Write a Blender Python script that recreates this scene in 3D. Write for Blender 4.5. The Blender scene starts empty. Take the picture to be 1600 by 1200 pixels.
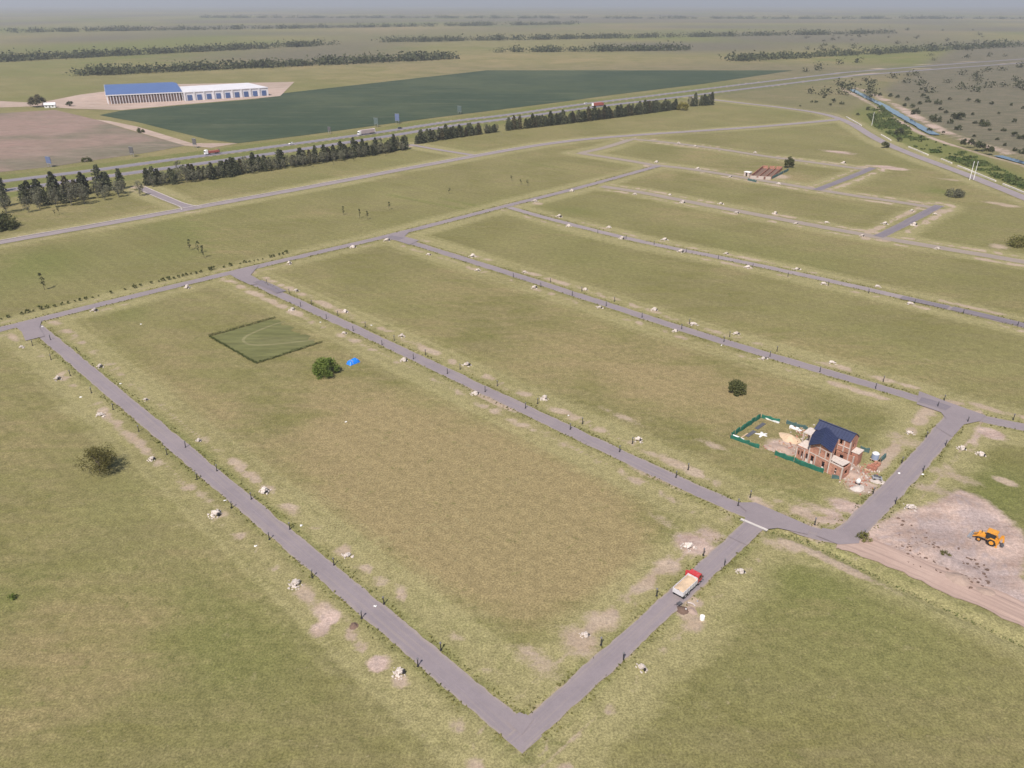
import bpy, math, random
import numpy as np
from mathutils import Vector, Matrix

# ------------------------------------------------------------------ camera, sky, sun, exposure
CAM_H = 100.0
FPX = 1204.0                       # focal length in pixels of a 1600 px wide frame
PITCH = math.atan2(597.6, FPX)
scene = bpy.context.scene
C = scene.collection
cam_data = bpy.data.cameras.new('camera')
cam = bpy.data.objects.new('camera', cam_data)
C.objects.link(cam)
cam.location = (0, 0, CAM_H)
cam.rotation_euler = (math.pi / 2 - PITCH, 0, 0)
cam_data.sensor_width = 36.0
cam_data.lens = FPX / 1600.0 * 36.0
cam_data.clip_start = 0.5
cam_data.clip_end = 60000
scene.camera = cam

SUN_EL = math.radians(53)
SH_AZ = math.radians(68)           # direction in which shadows fall, from +X
world = bpy.data.worlds.new('World')
scene.world = world
world.use_nodes = True
wn = world.node_tree.nodes
wl = world.node_tree.links
for n in list(wn):
    wn.remove(n)
sky = wn.new('ShaderNodeTexSky')
sky.sky_type = 'NISHITA'
sky.sun_disc = False
sky.sun_elevation = SUN_EL
sky.sun_rotation = math.atan2(-math.cos(SH_AZ), -math.sin(SH_AZ))
sky.altitude = 100
sky.air_density = 1.0
sky.dust_density = 2.0
bg = wn.new('ShaderNodeBackground')
bg.inputs['Strength'].default_value = 0.10
wo = wn.new('ShaderNodeOutputWorld')
wl.new(sky.outputs[0], bg.inputs[0])
wl.new(bg.outputs[0], wo.inputs[0])

sun_data = bpy.data.lights.new('sun', 'SUN')
sun_data.energy = 4.5
sun_data.angle = math.radians(0.6)
sun_data.color = (1.0, 0.94, 0.87)
sun = bpy.data.objects.new('sun', sun_data)
C.objects.link(sun)
sun.rotation_euler = Vector((math.cos(SH_AZ) * math.cos(SUN_EL), math.sin(SH_AZ) * math.cos(SUN_EL), -math.sin(SUN_EL))).to_track_quat('-Z', 'Y').to_euler()
sun.location = (-60, -150, 300)

vs = scene.view_settings
vs.view_transform = 'Standard'
vs.look = 'None'
vs.exposure = 0.27
vs.gamma = 1.0
vs.use_curve_mapping = False
scene.render.engine = 'CYCLES'
scene.cycles.use_denoising = True
scene.cycles.max_bounces = 6
scene.cycles.volume_bounces = 0

# ------------------------------------------------------------------ helpers
R2 = math.sqrt(2)
CP, SP = math.cos(PITCH), math.sin(PITCH)


def gp(px, py, z=0.0):
    """ground point seen at a photograph pixel (surveying helper)"""
    u = (px - 800) / FPX
    v = (600 - py) / FPX
    d = (u, CP + v * SP, -SP + v * CP)
    k = (z - CAM_H) / d[2]
    return (d[0] * k, d[1] * k)


def st2w(s, t):
    return ((s + t) / R2, (s - t) / R2)


def w2st(x, y):
    return ((x + y) / R2, (x - y) / R2)


def gst(px, py, z=0.0):
    return w2st(*gp(px, py, z))


ONES = ['', 'first', 'second', 'third', 'fourth', 'fifth', 'sixth', 'seventh', 'eighth', 'ninth', 'tenth', 'eleventh', 'twelfth', 'thirteenth',
        'fourteenth', 'fifteenth', 'sixteenth', 'seventeenth', 'eighteenth', 'nineteenth']
TENS = ['', '', 'twenty', 'thirty', 'forty', 'fifty', 'sixty', 'seventy', 'eighty', 'ninety']
TENTH = ['', '', 'twentieth', 'thirtieth', 'fortieth', 'fiftieth', 'sixtieth', 'seventieth', 'eightieth', 'ninetieth']


def ordinal(n):
    if n >= 100:
        return ('hundredth' if n == 100 else 'hundred-and-' + ordinal(n - 100))
    if n < 20:
        return ONES[n]
    return TENTH[n // 10] if n % 10 == 0 else TENS[n // 10] + '-' + ONES[n % 10]


def tag(o, label=None, cat=None, group=None, kind=None):
    if label:
        o['label'] = label
    if cat:
        o['category'] = cat
    if group:
        o['group'] = group
    if kind:
        o['kind'] = kind
    return o


def empty(name, loc=(0, 0, 0), rz=0.0, label=None, cat=None, group=None):
    o = bpy.data.objects.new(name, None)
    C.objects.link(o)
    o.location = loc
    o.rotation_euler = (0, 0, rz)
    o.empty_display_size = 0.5
    return tag(o, label, cat, group)


def mesh_np(name, V, F, mat=None, smooth=False):
    """mesh from vertex array and equal-sided face array"""
    V = np.asarray(V, dtype=np.float32)
    F = np.asarray(F, dtype=np.int32)
    m = bpy.data.meshes.new(name)
    m.vertices.add(len(V))
    m.vertices.foreach_set('co', V.ravel())
    k = F.shape[1]
    m.loops.add(F.size)
    m.loops.foreach_set('vertex_index', F.ravel())
    m.polygons.add(len(F))
    m.polygons.foreach_set('loop_start', np.arange(0, F.size, k, dtype=np.int32))
    m.polygons.foreach_set('loop_total', np.full(len(F), k, dtype=np.int32))
    if smooth:
        m.polygons.foreach_set('use_smooth', np.ones(len(F), dtype=bool))
    m.update(calc_edges=True)
    if mat:
        m.materials.append(mat)
    return m


def link(name, mesh, parent=None, loc=None, rot=None):
    o = bpy.data.objects.new(name, mesh)
    C.objects.link(o)
    if parent:
        o.parent = parent
    if loc is not None:
        o.location = loc
    if rot is not None:
        o.rotation_euler = rot
    return o


class MB:
    """collects polygons, builds ONE mesh object"""

    def __init__(self):
        self.v = []
        self.f = []

    def add(self, vs, fs):
        b = len(self.v)
        self.v += [tuple(p) for p in vs]
        self.f += [tuple(b + i for i in f) for f in fs]
        return self

    def box(self, c, s, rz=0.0, ry=0.0, rx=0.0, taper=1.0):
        hx, hy, hz = s[0] / 2, s[1] / 2, s[2] / 2
        M = Matrix.Rotation(rz, 3, 'Z') @ Matrix.Rotation(ry, 3, 'Y') @ Matrix.Rotation(rx, 3, 'X')
        p = []
        for z in (-1, 1):
            k = taper if z > 0 else 1.0
            for x, y in ((-1, -1), (1, -1), (1, 1), (-1, 1)):
                q = M @ Vector((x * hx * k, y * hy * k, z * hz))
                p.append((q.x + c[0], q.y + c[1], q.z + c[2]))
        return self.add(p, [(3, 2, 1, 0), (4, 5, 6, 7), (0, 1, 5, 4), (1, 2, 6, 5), (2, 3, 7, 6), (3, 0, 4, 7)])

    def bb(self, x0, x1, y0, y1, z0, z1):
        return self.box(((x0 + x1) / 2, (y0 + y1) / 2, (z0 + z1) / 2), (abs(x1 - x0), abs(y1 - y0), abs(z1 - z0)))

    def prism(self, prof, a, b, axis='y'):
        """closed profile (p,q) extruded from a to b along an axis (y: profile in xz; x: profile in yz; z: profile in xy)"""
        n = len(prof)

        def pt(p, q, w):
            return {'y': (p, w, q), 'x': (w, p, q), 'z': (p, q, w)}[axis]
        vs = [pt(p, q, a) for p, q in prof] + [pt(p, q, b) for p, q in prof]
        fs = [tuple(range(n)), tuple(range(2 * n - 1, n - 1, -1))]
        fs += [(i, n + i, n + (i + 1) % n, (i + 1) % n) for i in range(n)]
        return self.add(vs, fs)

    def tube(self, pts, radii, n=7, caps=True):
        pts = [Vector(p) for p in pts]
        if not isinstance(radii, (list, tuple)):
            radii = [radii] * len(pts)
        rings = []
        for i, p in enumerate(pts):
            d = (pts[min(i + 1, len(pts) - 1)] - pts[max(i - 1, 0)])
            if d.length < 1e-6:
                d = Vector((0, 0, 1))
            d.normalize()
            a = d.orthogonal().normalized()
            b = d.cross(a)
            rings.append([p + (a * math.cos(2 * math.pi * k / n) + b * math.sin(2 * math.pi * k / n)) * radii[i] for k in range(n)])
        vs = [tuple(q) for r in rings for q in r]
        fs = []
        for i in range(len(rings) - 1):
            for k in range(n):
                fs.append((i * n + k, i * n + (k + 1) % n, (i + 1) * n + (k + 1) % n, (i + 1) * n + k))
        if caps:
            fs += [tuple(range(n - 1, -1, -1)), tuple(range((len(rings) - 1) * n, len(rings) * n))]
        return self.add(vs, fs)

    def cyl(self, c0, c1, r, n=14):
        return self.tube([c0, c1], r, n)

    def mesh(self, name, mat=None, smooth=False):
        m = bpy.data.meshes.new(name)
        m.from_pydata(self.v, [], self.f)
        m.update()
        if smooth:
            for p in m.polygons:
                p.use_smooth = True
        if mat:
            m.materials.append(mat)
        return m

    def build(self, name, mat, parent=None, loc=None, rot=None, smooth=False):
        return link(name, self.mesh(name, mat, smooth), parent, loc, rot)


def children_of(o):
    return [c for c in bpy.data.objects if c.parent == o]


def copy_thing(root, kids, loc, rz, scale=1.0, label=None, group=None):
    r = root.copy()
    C.objects.link(r)
    r.location = loc
    r.rotation_euler = (0, 0, rz)
    r.scale = scale if isinstance(scale, tuple) else (scale, scale, scale)
    if label:
        r['label'] = label
    if group:
        r['group'] = group
    for k in kids:
        c = k.copy()
        C.objects.link(c)
        c.parent = r
    return r


def srgb(r, g, b):
    f = lambda c: (c / 12.92 if c <= 0.04045 else ((c + 0.055) / 1.055) ** 2.4)
    return (f(r / 255), f(g / 255), f(b / 255))


# ------------------------------------------------------------------ materials
def new_mat(name):
    m = bpy.data.materials.new(name)
    m.use_nodes = True
    nt = m.node_tree
    for n in list(nt.nodes):
        nt.nodes.remove(n)
    return m, nt.nodes, nt.links


def noise_node(N, L, coord, scale, detail=4, rough=0.55, dist=0.0):
    t = N.new('ShaderNodeTexNoise')
    t.inputs['Scale'].default_value = scale
    t.inputs['Detail'].default_value = detail
    t.inputs['Roughness'].default_value = rough
    t.inputs['Distortion'].default_value = dist
    L.new(coord, t.inputs['Vector'])
    return t.outputs[0]


def math_node(N, L, op, a, b=None, c=None, clamp=False):
    n = N.new('ShaderNodeMath')
    n.operation = op
    n.use_clamp = clamp
    for i, x in enumerate((a, b, c)):
        if x is None:
            continue
        if isinstance(x, (int, float)):
            n.inputs[i].default_value = x
        else:
            L.new(x, n.inputs[i])
    return n.outputs[0]


def map_range(N, L, v, a, b, c=0.0, d=1.0):
    n = N.new('ShaderNodeMapRange')
    n.interpolation_type = 'SMOOTHSTEP'
    L.new(v, n.inputs[0])
    for i, x in enumerate((a, b, c, d)):
        n.inputs[i + 1].default_value = x
    return n.outputs[0]


def mix_col(N, L, f, a, b):
    n = N.new('ShaderNodeMix')
    n.data_type = 'RGBA'
    if isinstance(f, (int, float)):
        n.inputs[0].default_value = f
    else:
        L.new(f, n.inputs[0])
    for i, x in ((6, a), (7, b)):
        if isinstance(x, tuple):
            n.inputs[i].default_value = (x[0], x[1], x[2], 1)
        else:
            L.new(x, n.inputs[i])
    return n.outputs[2]


def principled(N, L, col, rough=0.9, metal=0.0, normal=None, spec=0.3):
    p = N.new('ShaderNodeBsdfPrincipled')
    if isinstance(col, tuple):
        p.inputs['Base Color'].default_value = (*col, 1)
    else:
        L.new(col, p.inputs['Base Color'])
    if isinstance(rough, (int, float)):
        p.inputs['Roughness'].default_value = rough
    else:
        L.new(rough, p.inputs['Roughness'])
    p.inputs['Metallic'].default_value = metal
    p.inputs['Specular IOR Level'].default_value = spec
    if normal is not None:
        L.new(normal, p.inputs['Normal'])
    o = N.new('ShaderNodeOutputMaterial')
    L.new(p.outputs[0], o.inputs[0])
    return p


def bump(N, L, h, strength=0.4, dist=0.2):
    b = N.new('ShaderNodeBump')
    b.inputs['Strength'].default_value = strength
    b.inputs['Distance'].default_value = dist
    L.new(h, b.inputs['Height'])
    return b.outputs[0]


def plain(name, col, rough=0.8, var=0.22, scale=2.0, metal=0.0, rnd=0.12, dirt=None, bumpy=0.0, spec=0.3):
    """worn single-colour material: two noise scales, a little difference from object to object, optional dust"""
    m, N, L = new_mat(name)
    tc = N.new('ShaderNodeTexCoord')
    n1 = noise_node(N, L, tc.outputs['Object'], scale, 5)
    n2 = noise_node(N, L, tc.outputs['Object'], scale * 7, 3)
    oi = N.new('ShaderNodeObjectInfo')
    f = math_node(N, L, 'MULTIPLY_ADD', n1, 2 * var, 1 - var)
    f = math_node(N, L, 'MULTIPLY_ADD', n2, var, f)
    f = math_node(N, L, 'MULTIPLY_ADD', oi.outputs['Random'], 2 * rnd, math_node(N, L, 'ADD', f, -rnd - var * 0.5))
    vm = N.new('ShaderNodeVectorMath')
    vm.operation = 'SCALE'
    vm.inputs[0].default_value = col
    L.new(f, vm.inputs['Scale'])
    col_out = vm.outputs[0]
    if dirt:
        n3 = noise_node(N, L, tc.outputs['Object'], scale * 1.7, 6, 0.65)
        col_out = mix_col(N, L, map_range(N, L, n3, 0.5, 0.68, 0, 0.75), col_out, dirt)
    nb = bump(N, L, n2, bumpy, 0.1) if bumpy else None
    principled(N, L, col_out, rough, metal, nb, spec)
    return m


def foliage_mat(name, dark, light, rnd=0.25, scale=0.5, trans=0.25):
    m, N, L = new_mat(name)
    tc = N.new('ShaderNodeTexCoord')
    oi = N.new('ShaderNodeObjectInfo')
    n1 = noise_node(N, L, tc.outputs['Object'], scale, 3)
    n2 = noise_node(N, L, tc.outputs['Object'], scale * 6, 2)
    f = map_range(N, L, math_node(N, L, 'MULTIPLY_ADD', n2, 0.5, math_node(N, L, 'MULTIPLY', n1, 0.7)), 0.38, 0.85)
    col = mix_col(N, L, f, dark, light)
    k = math_node(N, L, 'MULTIPLY_ADD', oi.outputs['Random'], 2 * rnd, 1 - rnd)
    vm = N.new('ShaderNodeVectorMath')
    vm.operation = 'SCALE'
    L.new(col, vm.inputs[0])
    L.new(k, vm.inputs['Scale'])
    d = N.new('ShaderNodeBsdfDiffuse')
    L.new(vm.outputs[0], d.inputs[0])
    tr = N.new('ShaderNodeBsdfTranslucent')
    L.new(vm.outputs[0], tr.inputs[0])
    mx = N.new('ShaderNodeMixShader')
    mx.inputs[0].default_value = trans
    L.new(d.outputs[0], mx.inputs[1])
    L.new(tr.outputs[0], mx.inputs[2])
    o = N.new('ShaderNodeOutputMaterial')
    L.new(mx.outputs[0], o.inputs[0])
    return m


def ground_mat():
    """grass, dry grass, lush grass, scrub and bare soil, chosen by the painted-on land use and broken up by noise"""
    m, N, L = new_mat('ground')
    geo = N.new('ShaderNodeNewGeometry')
    P = geo.outputs['Position']
    at = N.new('ShaderNodeVertexColor')
    at.layer_name = 'landuse'
    sep = N.new('ShaderNodeSeparateColor')
    L.new(at.outputs['Color'], sep.inputs[0])
    dirt, lush, tan = sep.outputs[0], sep.outputs[1], sep.outputs[2]
    scrub = at.outputs['Alpha']
    at2 = N.new('ShaderNodeVertexColor')
    at2.layer_name = 'landuse_b'
    sep2 = N.new('ShaderNodeSeparateColor')
    L.new(at2.outputs['Color'], sep2.inputs[0])
    verge, pink, gravel = sep2.outputs[0], sep2.outputs[1], sep2.outputs[2]
    # streaked coordinates: mowing and wind lie along the blocks
    mp = N.new('ShaderNodeMapping')
    mp.inputs['Rotation'].default_value = (0, 0, math.radians(35))
    mp.inputs['Scale'].default_value = (0.45, 1.6, 1.0)
    L.new(P, mp.inputs[0])
    S = mp.outputs[0]
    n_xl = noise_node(N, L, P, 0.006, 4, 0.55)
    n_l = noise_node(N, L, P, 0.022, 6, 0.62, 0.4)
    n_m = noise_node(N, L, S, 0.11, 7, 0.66, 0.3)
    n_s = noise_node(N, L, P, 0.55, 8, 0.78)
    n_f = noise_node(N, L, P, 2.6, 5, 0.8)
    mq = N.new('ShaderNodeMapping')
    mq.vector_type = 'TEXTURE'
    mq.inputs['Rotation'].default_value = (0, 0, math.radians(-44.6))
    mq.inputs['Scale'].default_value = (45.0, 1.0, 1.0)
    L.new(P, mq.inputs[0])
    n_mow = noise_node(N, L, mq.outputs[0], 0.42, 5, 0.62)
    mix = lambda f, a, b: mix_col(N, L, f, a, b)
    mad = lambda a, b, c: math_node(N, L, 'MULTIPLY_ADD', a, b, c)
    base = mix(map_range(N, L, n_l, 0.34, 0.66), (0.154, 0.141, 0.052), (0.208, 0.186, 0.080))
    base = mix(map_range(N, L, n_m, 0.36, 0.68), base, (0.180, 0.156, 0.072))
    # lush
    f_l = mad(n_l, 0.8, math_node(N, L, 'ADD', lush, -0.72))
    f_l = mad(n_m, 0.6, f_l)
    base = mix(map_range(N, L, f_l, 0.05, 0.75, 0, 0.92), base, (0.130, 0.139, 0.042))
    # dry straw
    f_tan = mad(n_m, 1.1, math_node(N, L, 'ADD', tan, -0.75))
    f_tan = mad(n_s, 0.55, f_tan)
    f_tan = mad(n_l, 1.3, math_node(N, L, 'ADD', f_tan, -0.65))
    base = mix(map_range(N, L, f_tan, 0.08, 0.85, 0, 0.86), base, (0.252, 0.194, 0.100))
    # pale straw-green verges
    f_v = mad(n_m, 0.8, math_node(N, L, 'MULTIPLY_ADD', verge, 1.0, -0.62))
    f_v = mad(n_s, 0.4, f_v)
    base = mix(map_range(N, L, f_v, 0.05, 0.75, 0, 0.85), base, (0.262, 0.232, 0.112))
    mow = N.new('ShaderNodeVectorMath')
    mow.operation = 'SCALE'
    L.new(base, mow.inputs[0])
    L.new(map_range(N, L, n_mow, 0.3, 0.7, 0.945, 1.055), mow.inputs['Scale'])
    base = mow.outputs[0]
    # scrubland beyond the stream
    scr = mix(map_range(N, L, n_m, 0.35, 0.65), (0.098, 0.094, 0.058), (0.165, 0.138, 0.095))
    base = mix(scrub, base, scr)
    # scattered taller tufts and thin straw streaks
    n_t = noise_node(N, L, P, 0.33, 5, 0.7, 0.6)
    base = mix(map_range(N, L, n_t, 0.58, 0.70, 0, 0.55), base, (0.118, 0.120, 0.040))
    base = mix(map_range(N, L, n_t, 0.40, 0.28, 0, 0.5), base, (0.245, 0.212, 0.110))
    # small clumps
    cl = map_range(N, L, n_s, 0.28, 0.74, 0.78, 1.22)
    vm = N.new('ShaderNodeVectorMath')
    vm.operation = 'SCALE'
    L.new(base, vm.inputs[0])
    L.new(cl, vm.inputs['Scale'])
    fl = map_range(N, L, n_f, 0.30, 0.70, 0.58, 1.42)
    vm2 = N.new('ShaderNodeVectorMath')
    vm2.operation = 'SCALE'
    L.new(vm.outputs[0], vm2.inputs[0])
    L.new(fl, vm2.inputs['Scale'])
    base = vm2.outputs[0]
    # scattered straw-coloured flecks
    sp = noise_node(N, L, P, 1.15, 2, 0.6)
    base = mix(map_range(N, L, sp, 0.66, 0.76, 0, 0.5), base, (0.33, 0.27, 0.16))
    # bare soil
    soil = mix(map_range(N, L, n_m, 0.3, 0.7), (0.345, 0.258, 0.185), (0.43, 0.335, 0.250))
    soil = mix(map_range(N, L, n_s, 0.35, 0.75), soil, (0.265, 0.212, 0.165))
    psoil = mix(map_range(N, L, n_m, 0.36, 0.62), (0.29, 0.205, 0.172), (0.50, 0.37, 0.315))
    psoil = mix(map_range(N, L, n_s, 0.4, 0.7), psoil, (0.33, 0.258, 0.235))
    psoil = mix(map_range(N, L, mad(n_m, 0.9, gravel), 0.75, 1.2, 0, .6), psoil, (0.305, 0.25, 0.25))
    soil = mix(pink, soil, psoil)
    sv = N.new('ShaderNodeVectorMath')
    sv.operation = 'SCALE'
    L.new(soil, sv.inputs[0])
    n_g = noise_node(N, L, P, 1.4, 8, 0.85)
    L.new(math_node(N, L, 'MULTIPLY', map_range(N, L, n_g, 0.3, 0.7, 0.72, 1.25), map_range(N, L, n_f, 0.3, 0.7, 0.86, 1.14)), sv.inputs['Scale'])
    soil = sv.outputs[0]
    f_d = mad(n_s, 1.25, math_node(N, L, 'MULTIPLY_ADD', dirt, 1.5, -1.26))
    f_d = mad(n_m, 0.85, f_d)
    f_d = map_range(N, L, f_d, 0.15, 0.72, 0, 0.95)
    col = mix(f_d, base, soil)
    h = math_node(N, L, 'MULTIPLY_ADD', n_f, 0.4, n_s)
    principled(N, L, col, 0.95, 0, bump(N, L, h, 0.5, 0.3), 0.1)
    return m


def road_mat(name, a, b, dust, edge=0.8, streak=0.45):
    m, N, L = new_mat(name)
    geo = N.new('ShaderNodeNewGeometry')
    P = geo.outputs['Position']
    uv = N.new('ShaderNodeUVMap')
    uv.uv_map = 'uv'
    sx = N.new('ShaderNodeSeparateXYZ')
    L.new(uv.outputs[0], sx.inputs[0])
    n1 = noise_node(N, L, P, 0.12, 8, 0.68)
    n2 = noise_node(N, L, P, 0.9, 6, 0.72)
    n3 = noise_node(N, L, P, 6.0, 3, 0.7)
    mp = N.new('ShaderNodeMapping')
    mp.inputs['Scale'].default_value = (0.035, 7.0, 1)
    L.new(uv.outputs[0], mp.inputs[0])
    n4 = noise_node(N, L, mp.outputs[0], 1.0, 4, 0.6)
    col = mix_col(N, L, map_range(N, L, n1, 0.3, 0.7), a, b)
    col = mix_col(N, L, map_range(N, L, n4, 0.42, 0.72, 0, streak), col, dust)
    col = mix_col(N, L, map_range(N, L, n4, 0.38, 0.28, 0, streak), col, (b[0] * 1.3, b[1] * 1.3, b[2] * 1.28))
    e = math_node(N, L, 'ABSOLUTE', math_node(N, L, 'ADD', sx.outputs[1], -0.5))
    e = math_node(N, L, 'MULTIPLY_ADD', n2, 0.22, e)
    col = mix_col(N, L, map_range(N, L, e, 0.48, 0.64, 0, edge), col, dust)
    k = math_node(N, L, 'MULTIPLY_ADD', n2, 0.22, math_node(N, L, 'MULTIPLY_ADD', n3, 0.22, 0.78))
    vm = N.new('ShaderNodeVectorMath')
    vm.operation = 'SCALE'
    L.new(col, vm.inputs[0])
    L.new(k, vm.inputs['Scale'])
    principled(N, L, vm.outputs[0], 0.85, 0, bump(N, L, n3, 0.3, 0.03), 0.25)
    return m


def field_mat(name, a, b, c, angle, row=0.0):
    m, N, L = new_mat(name)
    geo = N.new('ShaderNodeNewGeometry')
    P = geo.outputs['Position']
    mp = N.new('ShaderNodeMapping')
    mp.inputs['Rotation'].default_value = (0, 0, angle)
    mp.inputs['Scale'].default_value = (0.25, 1.5, 1)
    L.new(P, mp.inputs[0])
    n1 = noise_node(N, L, P, 0.006, 5, 0.6)
    n2 = noise_node(N, L, mp.outputs[0], 0.05, 6, 0.65)
    n3 = noise_node(N, L, mp.outputs[0], 0.35, 4, 0.7)
    col = mix_col(N, L, map_range(N, L, n1, 0.42, 0.62), a, b)
    col = mix_col(N, L, map_range(N, L, n2, 0.48, 0.72, 0, 0.7), col, c)
    vm = N.new('ShaderNodeVectorMath')
    vm.operation = 'SCALE'
    L.new(col, vm.inputs[0])
    L.new(map_range(N, L, n3, 0.3, 0.7, 0.8, 1.2), vm.inputs['Scale'])
    principled(N, L, vm.outputs[0], 0.95, 0, bump(N, L, n3, 0.5, 0.4), 0.1)
    return m


def brick_mat(name, c1, c2, mortar, sc=1.0):
    m, N, L = new_mat(name)
    tc = N.new('ShaderNodeTexCoord')
    # bricks on any upright face: horizontal run = x + y, height = z
    sx = N.new('ShaderNodeSeparateXYZ')
    L.new(tc.outputs['Object'], sx.inputs[0])
    cx = N.new('ShaderNodeCombineXYZ')
    L.new(math_node(N, L, 'ADD', sx.outputs[0], sx.outputs[1]), cx.inputs[0])
    L.new(sx.outputs[2], cx.inputs[1])
    br = N.new('ShaderNodeTexBrick')
    br.inputs['Scale'].default_value = 1.0
    br.inputs['Brick Width'].default_value = 0.36 * sc
    br.inputs['Row Height'].default_value = 0.2 * sc
    br.inputs['Mortar Size'].default_value = 0.018
    br.inputs['Color1'].default_value = (*c1, 1)
    br.inputs['Color2'].default_value = (*c2, 1)
    br.inputs['Mortar'].default_value = (*mortar, 1)
    L.new(cx.outputs[0], br.inputs['Vector'])
    n = noise_node(N, L, tc.outputs['Object'], 0.9, 5, 0.65)
    vm = N.new('ShaderNodeVectorMath')
    vm.operation = 'SCALE'
    L.new(br.outputs[0], vm.inputs[0])
    L.new(map_range(N, L, n, 0.3, 0.7, 0.75, 1.2), vm.inputs['Scale'])
    principled(N, L, vm.outputs[0], 0.9, 0, None, 0.15)
    return m


M = {}
M['ground'] = ground_mat()
DUST = (0.285, 0.235, 0.205)
M['asphalt'] = road_mat('asphalt', (0.202, 0.171, 0.182), (0.232, 0.195, 0.204), DUST)
M['asphalt_pale'] = road_mat('asphalt_pale', (0.225, 0.190, 0.196), (0.265, 0.222, 0.225), DUST)
M['asphalt_far'] = road_mat('asphalt_far', (0.235, 0.195, 0.170), (0.27, 0.222, 0.185), (0.31, 0.245, 0.185))
M['asphalt_dark'] = road_mat('asphalt_dark', (0.150, 0.130, 0.152), (0.172, 0.149, 0.168), DUST, 0.5)
M['asphalt_new'] = road_mat('asphalt_new', (0.125, 0.114, 0.140), (0.150, 0.135, 0.160), DUST, 0.4)
M['track'] = road_mat('track', (0.365, 0.258, 0.212), (0.42, 0.305, 0.252), (0.235, 0.168, 0.142), 0.5, 0.95)
M['highway'] = road_mat('highway', (0.175, 0.160, 0.190), (0.20, 0.182, 0.205), (0.26, 0.225, 0.20), 0.85)
M['concrete'] = plain('concrete', (0.50, 0.455, 0.42), 0.9, 0.2, 1.5, bumpy=0.2)
M['kerb'] = plain('kerb', (0.42, 0.365, 0.345), 0.9, 0.2, 0.8)
M['ploughed'] = field_mat('ploughed', (0.245, 0.170, 0.140), (0.150, 0.132, 0.092), (0.27, 0.20, 0.165), math.radians(15))
M['crop'] = field_mat('crop', (0.040, 0.058, 0.034), (0.060, 0.076, 0.042), (0.090, 0.098, 0.058), math.radians(10))
M['bare'] = field_mat('bare', (0.40, 0.30, 0.25), (0.33, 0.25, 0.20), (0.44, 0.36, 0.31), 0.3)
M['olive'] = field_mat('olive', (0.150, 0.128, 0.070), (0.175, 0.145, 0.085), (0.13, 0.12, 0.07), 0.6)
M['green_field'] = field_mat('green_field', (0.075, 0.098, 0.048), (0.10, 0.115, 0.06), (0.12, 0.12, 0.07), 1.0)
M['lawn'] = field_mat('lawn', (0.122, 0.124, 0.050), (0.135, 0.134, 0.056), (0.158, 0.148, 0.072), 0.8)
M['lawn_path'] = field_mat('lawn_path', (0.185, 0.170, 0.085), (0.20, 0.18, 0.095), (0.16, 0.155, 0.075), 0.8)
M['rubble'] = plain('rubble', (0.50, 0.435, 0.39), 0.95, 0.3, 2.5, rnd=0.12, bumpy=0.4)
M['soil'] = plain('soil', (0.36, 0.265, 0.215), 0.95, 0.3, 1.2, bumpy=0.6)
M['soil_dark'] = plain('soil_dark', (0.15, 0.098, 0.075), 0.95, 0.3, 2.0, bumpy=0.6)
M['post'] = plain('post', (0.032, 0.030, 0.033), 0.6, 0.3, 4)
M['post_cap'] = plain('post_cap', (0.16, 0.15, 0.16), 0.5, 0.2, 4)
M['black'] = plain('black', (0.02, 0.02, 0.022), 0.7, 0.3, 3)
M['rubber'] = plain('rubber', (0.022, 0.021, 0.022), 0.85, 0.3, 4)
M['steel'] = plain('steel', (0.34, 0.34, 0.36), 0.5, 0.25, 3, metal=0.3)
M['grey_dark'] = plain('grey_dark', (0.09, 0.09, 0.10), 0.6, 0.3, 2)
M['white'] = plain('white', (0.74, 0.72, 0.70), 0.6, 0.1, 1.5)
M['truck_red'] = plain('truck_red', (0.52, 0.045, 0.052), 0.35, 0.2, 1.5, dirt=(0.42, 0.14, 0.12), spec=0.5)
M['tipper'] = plain('tipper', (0.56, 0.54, 0.56), 0.5, 0.15, 1.5, dirt=(0.45, 0.40, 0.36))
M['sand'] = plain('sand', (0.50, 0.37, 0.25), 0.95, 0.2, 1.2, bumpy=0.5)
M['yellow'] = plain('yellow', (0.60, 0.26, 0.030), 0.5, 0.25, 1.5, dirt=(0.30, 0.18, 0.09), spec=0.4)
M['glass_dark'] = plain('glass_dark', (0.020, 0.024, 0.030), 0.12, 0.2, 1, spec=0.6)
M['brick'] = brick_mat('brick', (0.44, 0.195, 0.125), (0.34, 0.145, 0.10), (0.38, 0.28, 0.23))
M['brick_solid'] = brick_mat('brick_solid', (0.36, 0.13, 0.085), (0.42, 0.17, 0.11), (0.35, 0.25, 0.2), 0.7)
M['frame_conc'] = plain('frame_conc', (0.48, 0.40, 0.355), 0.9, 0.2, 1.5)
M['slab'] = plain('slab', (0.52, 0.45, 0.40), 0.9, 0.25, 1.2, dirt=(0.34, 0.27, 0.23))
M['roof_blue'] = plain('roof_blue', (0.026, 0.034, 0.078), 0.55, 0.3, 1.2, spec=0.4)
M['net_green'] = plain('net_green', (0.016, 0.105, 0.070), 0.8, 0.4, 1.2)
M['net_dark'] = plain('net_dark', (0.055, 0.10, 0.095), 0.8, 0.3, 1.2)
M['tarp_blue'] = plain('tarp_blue', (0.010, 0.190, 0.72), 0.45, 0.2, 1.5, spec=0.5)
M['tank_blue'] = plain('tank_blue', (0.25, 0.30, 0.40), 0.45, 0.15, 1.5)
M['timber'] = plain('timber', (0.46, 0.33, 0.22), 0.85, 0.25, 2)
M['bark'] = plain('bark', (0.075, 0.058, 0.045), 0.95, 0.3, 2)
M['bark_pale'] = plain('bark_pale', (0.17, 0.15, 0.125), 0.95, 0.3, 2)
M['conifer'] = foliage_mat('conifer', (0.054, 0.062, 0.036), (0.155, 0.158, 0.094), 0.38)
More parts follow.
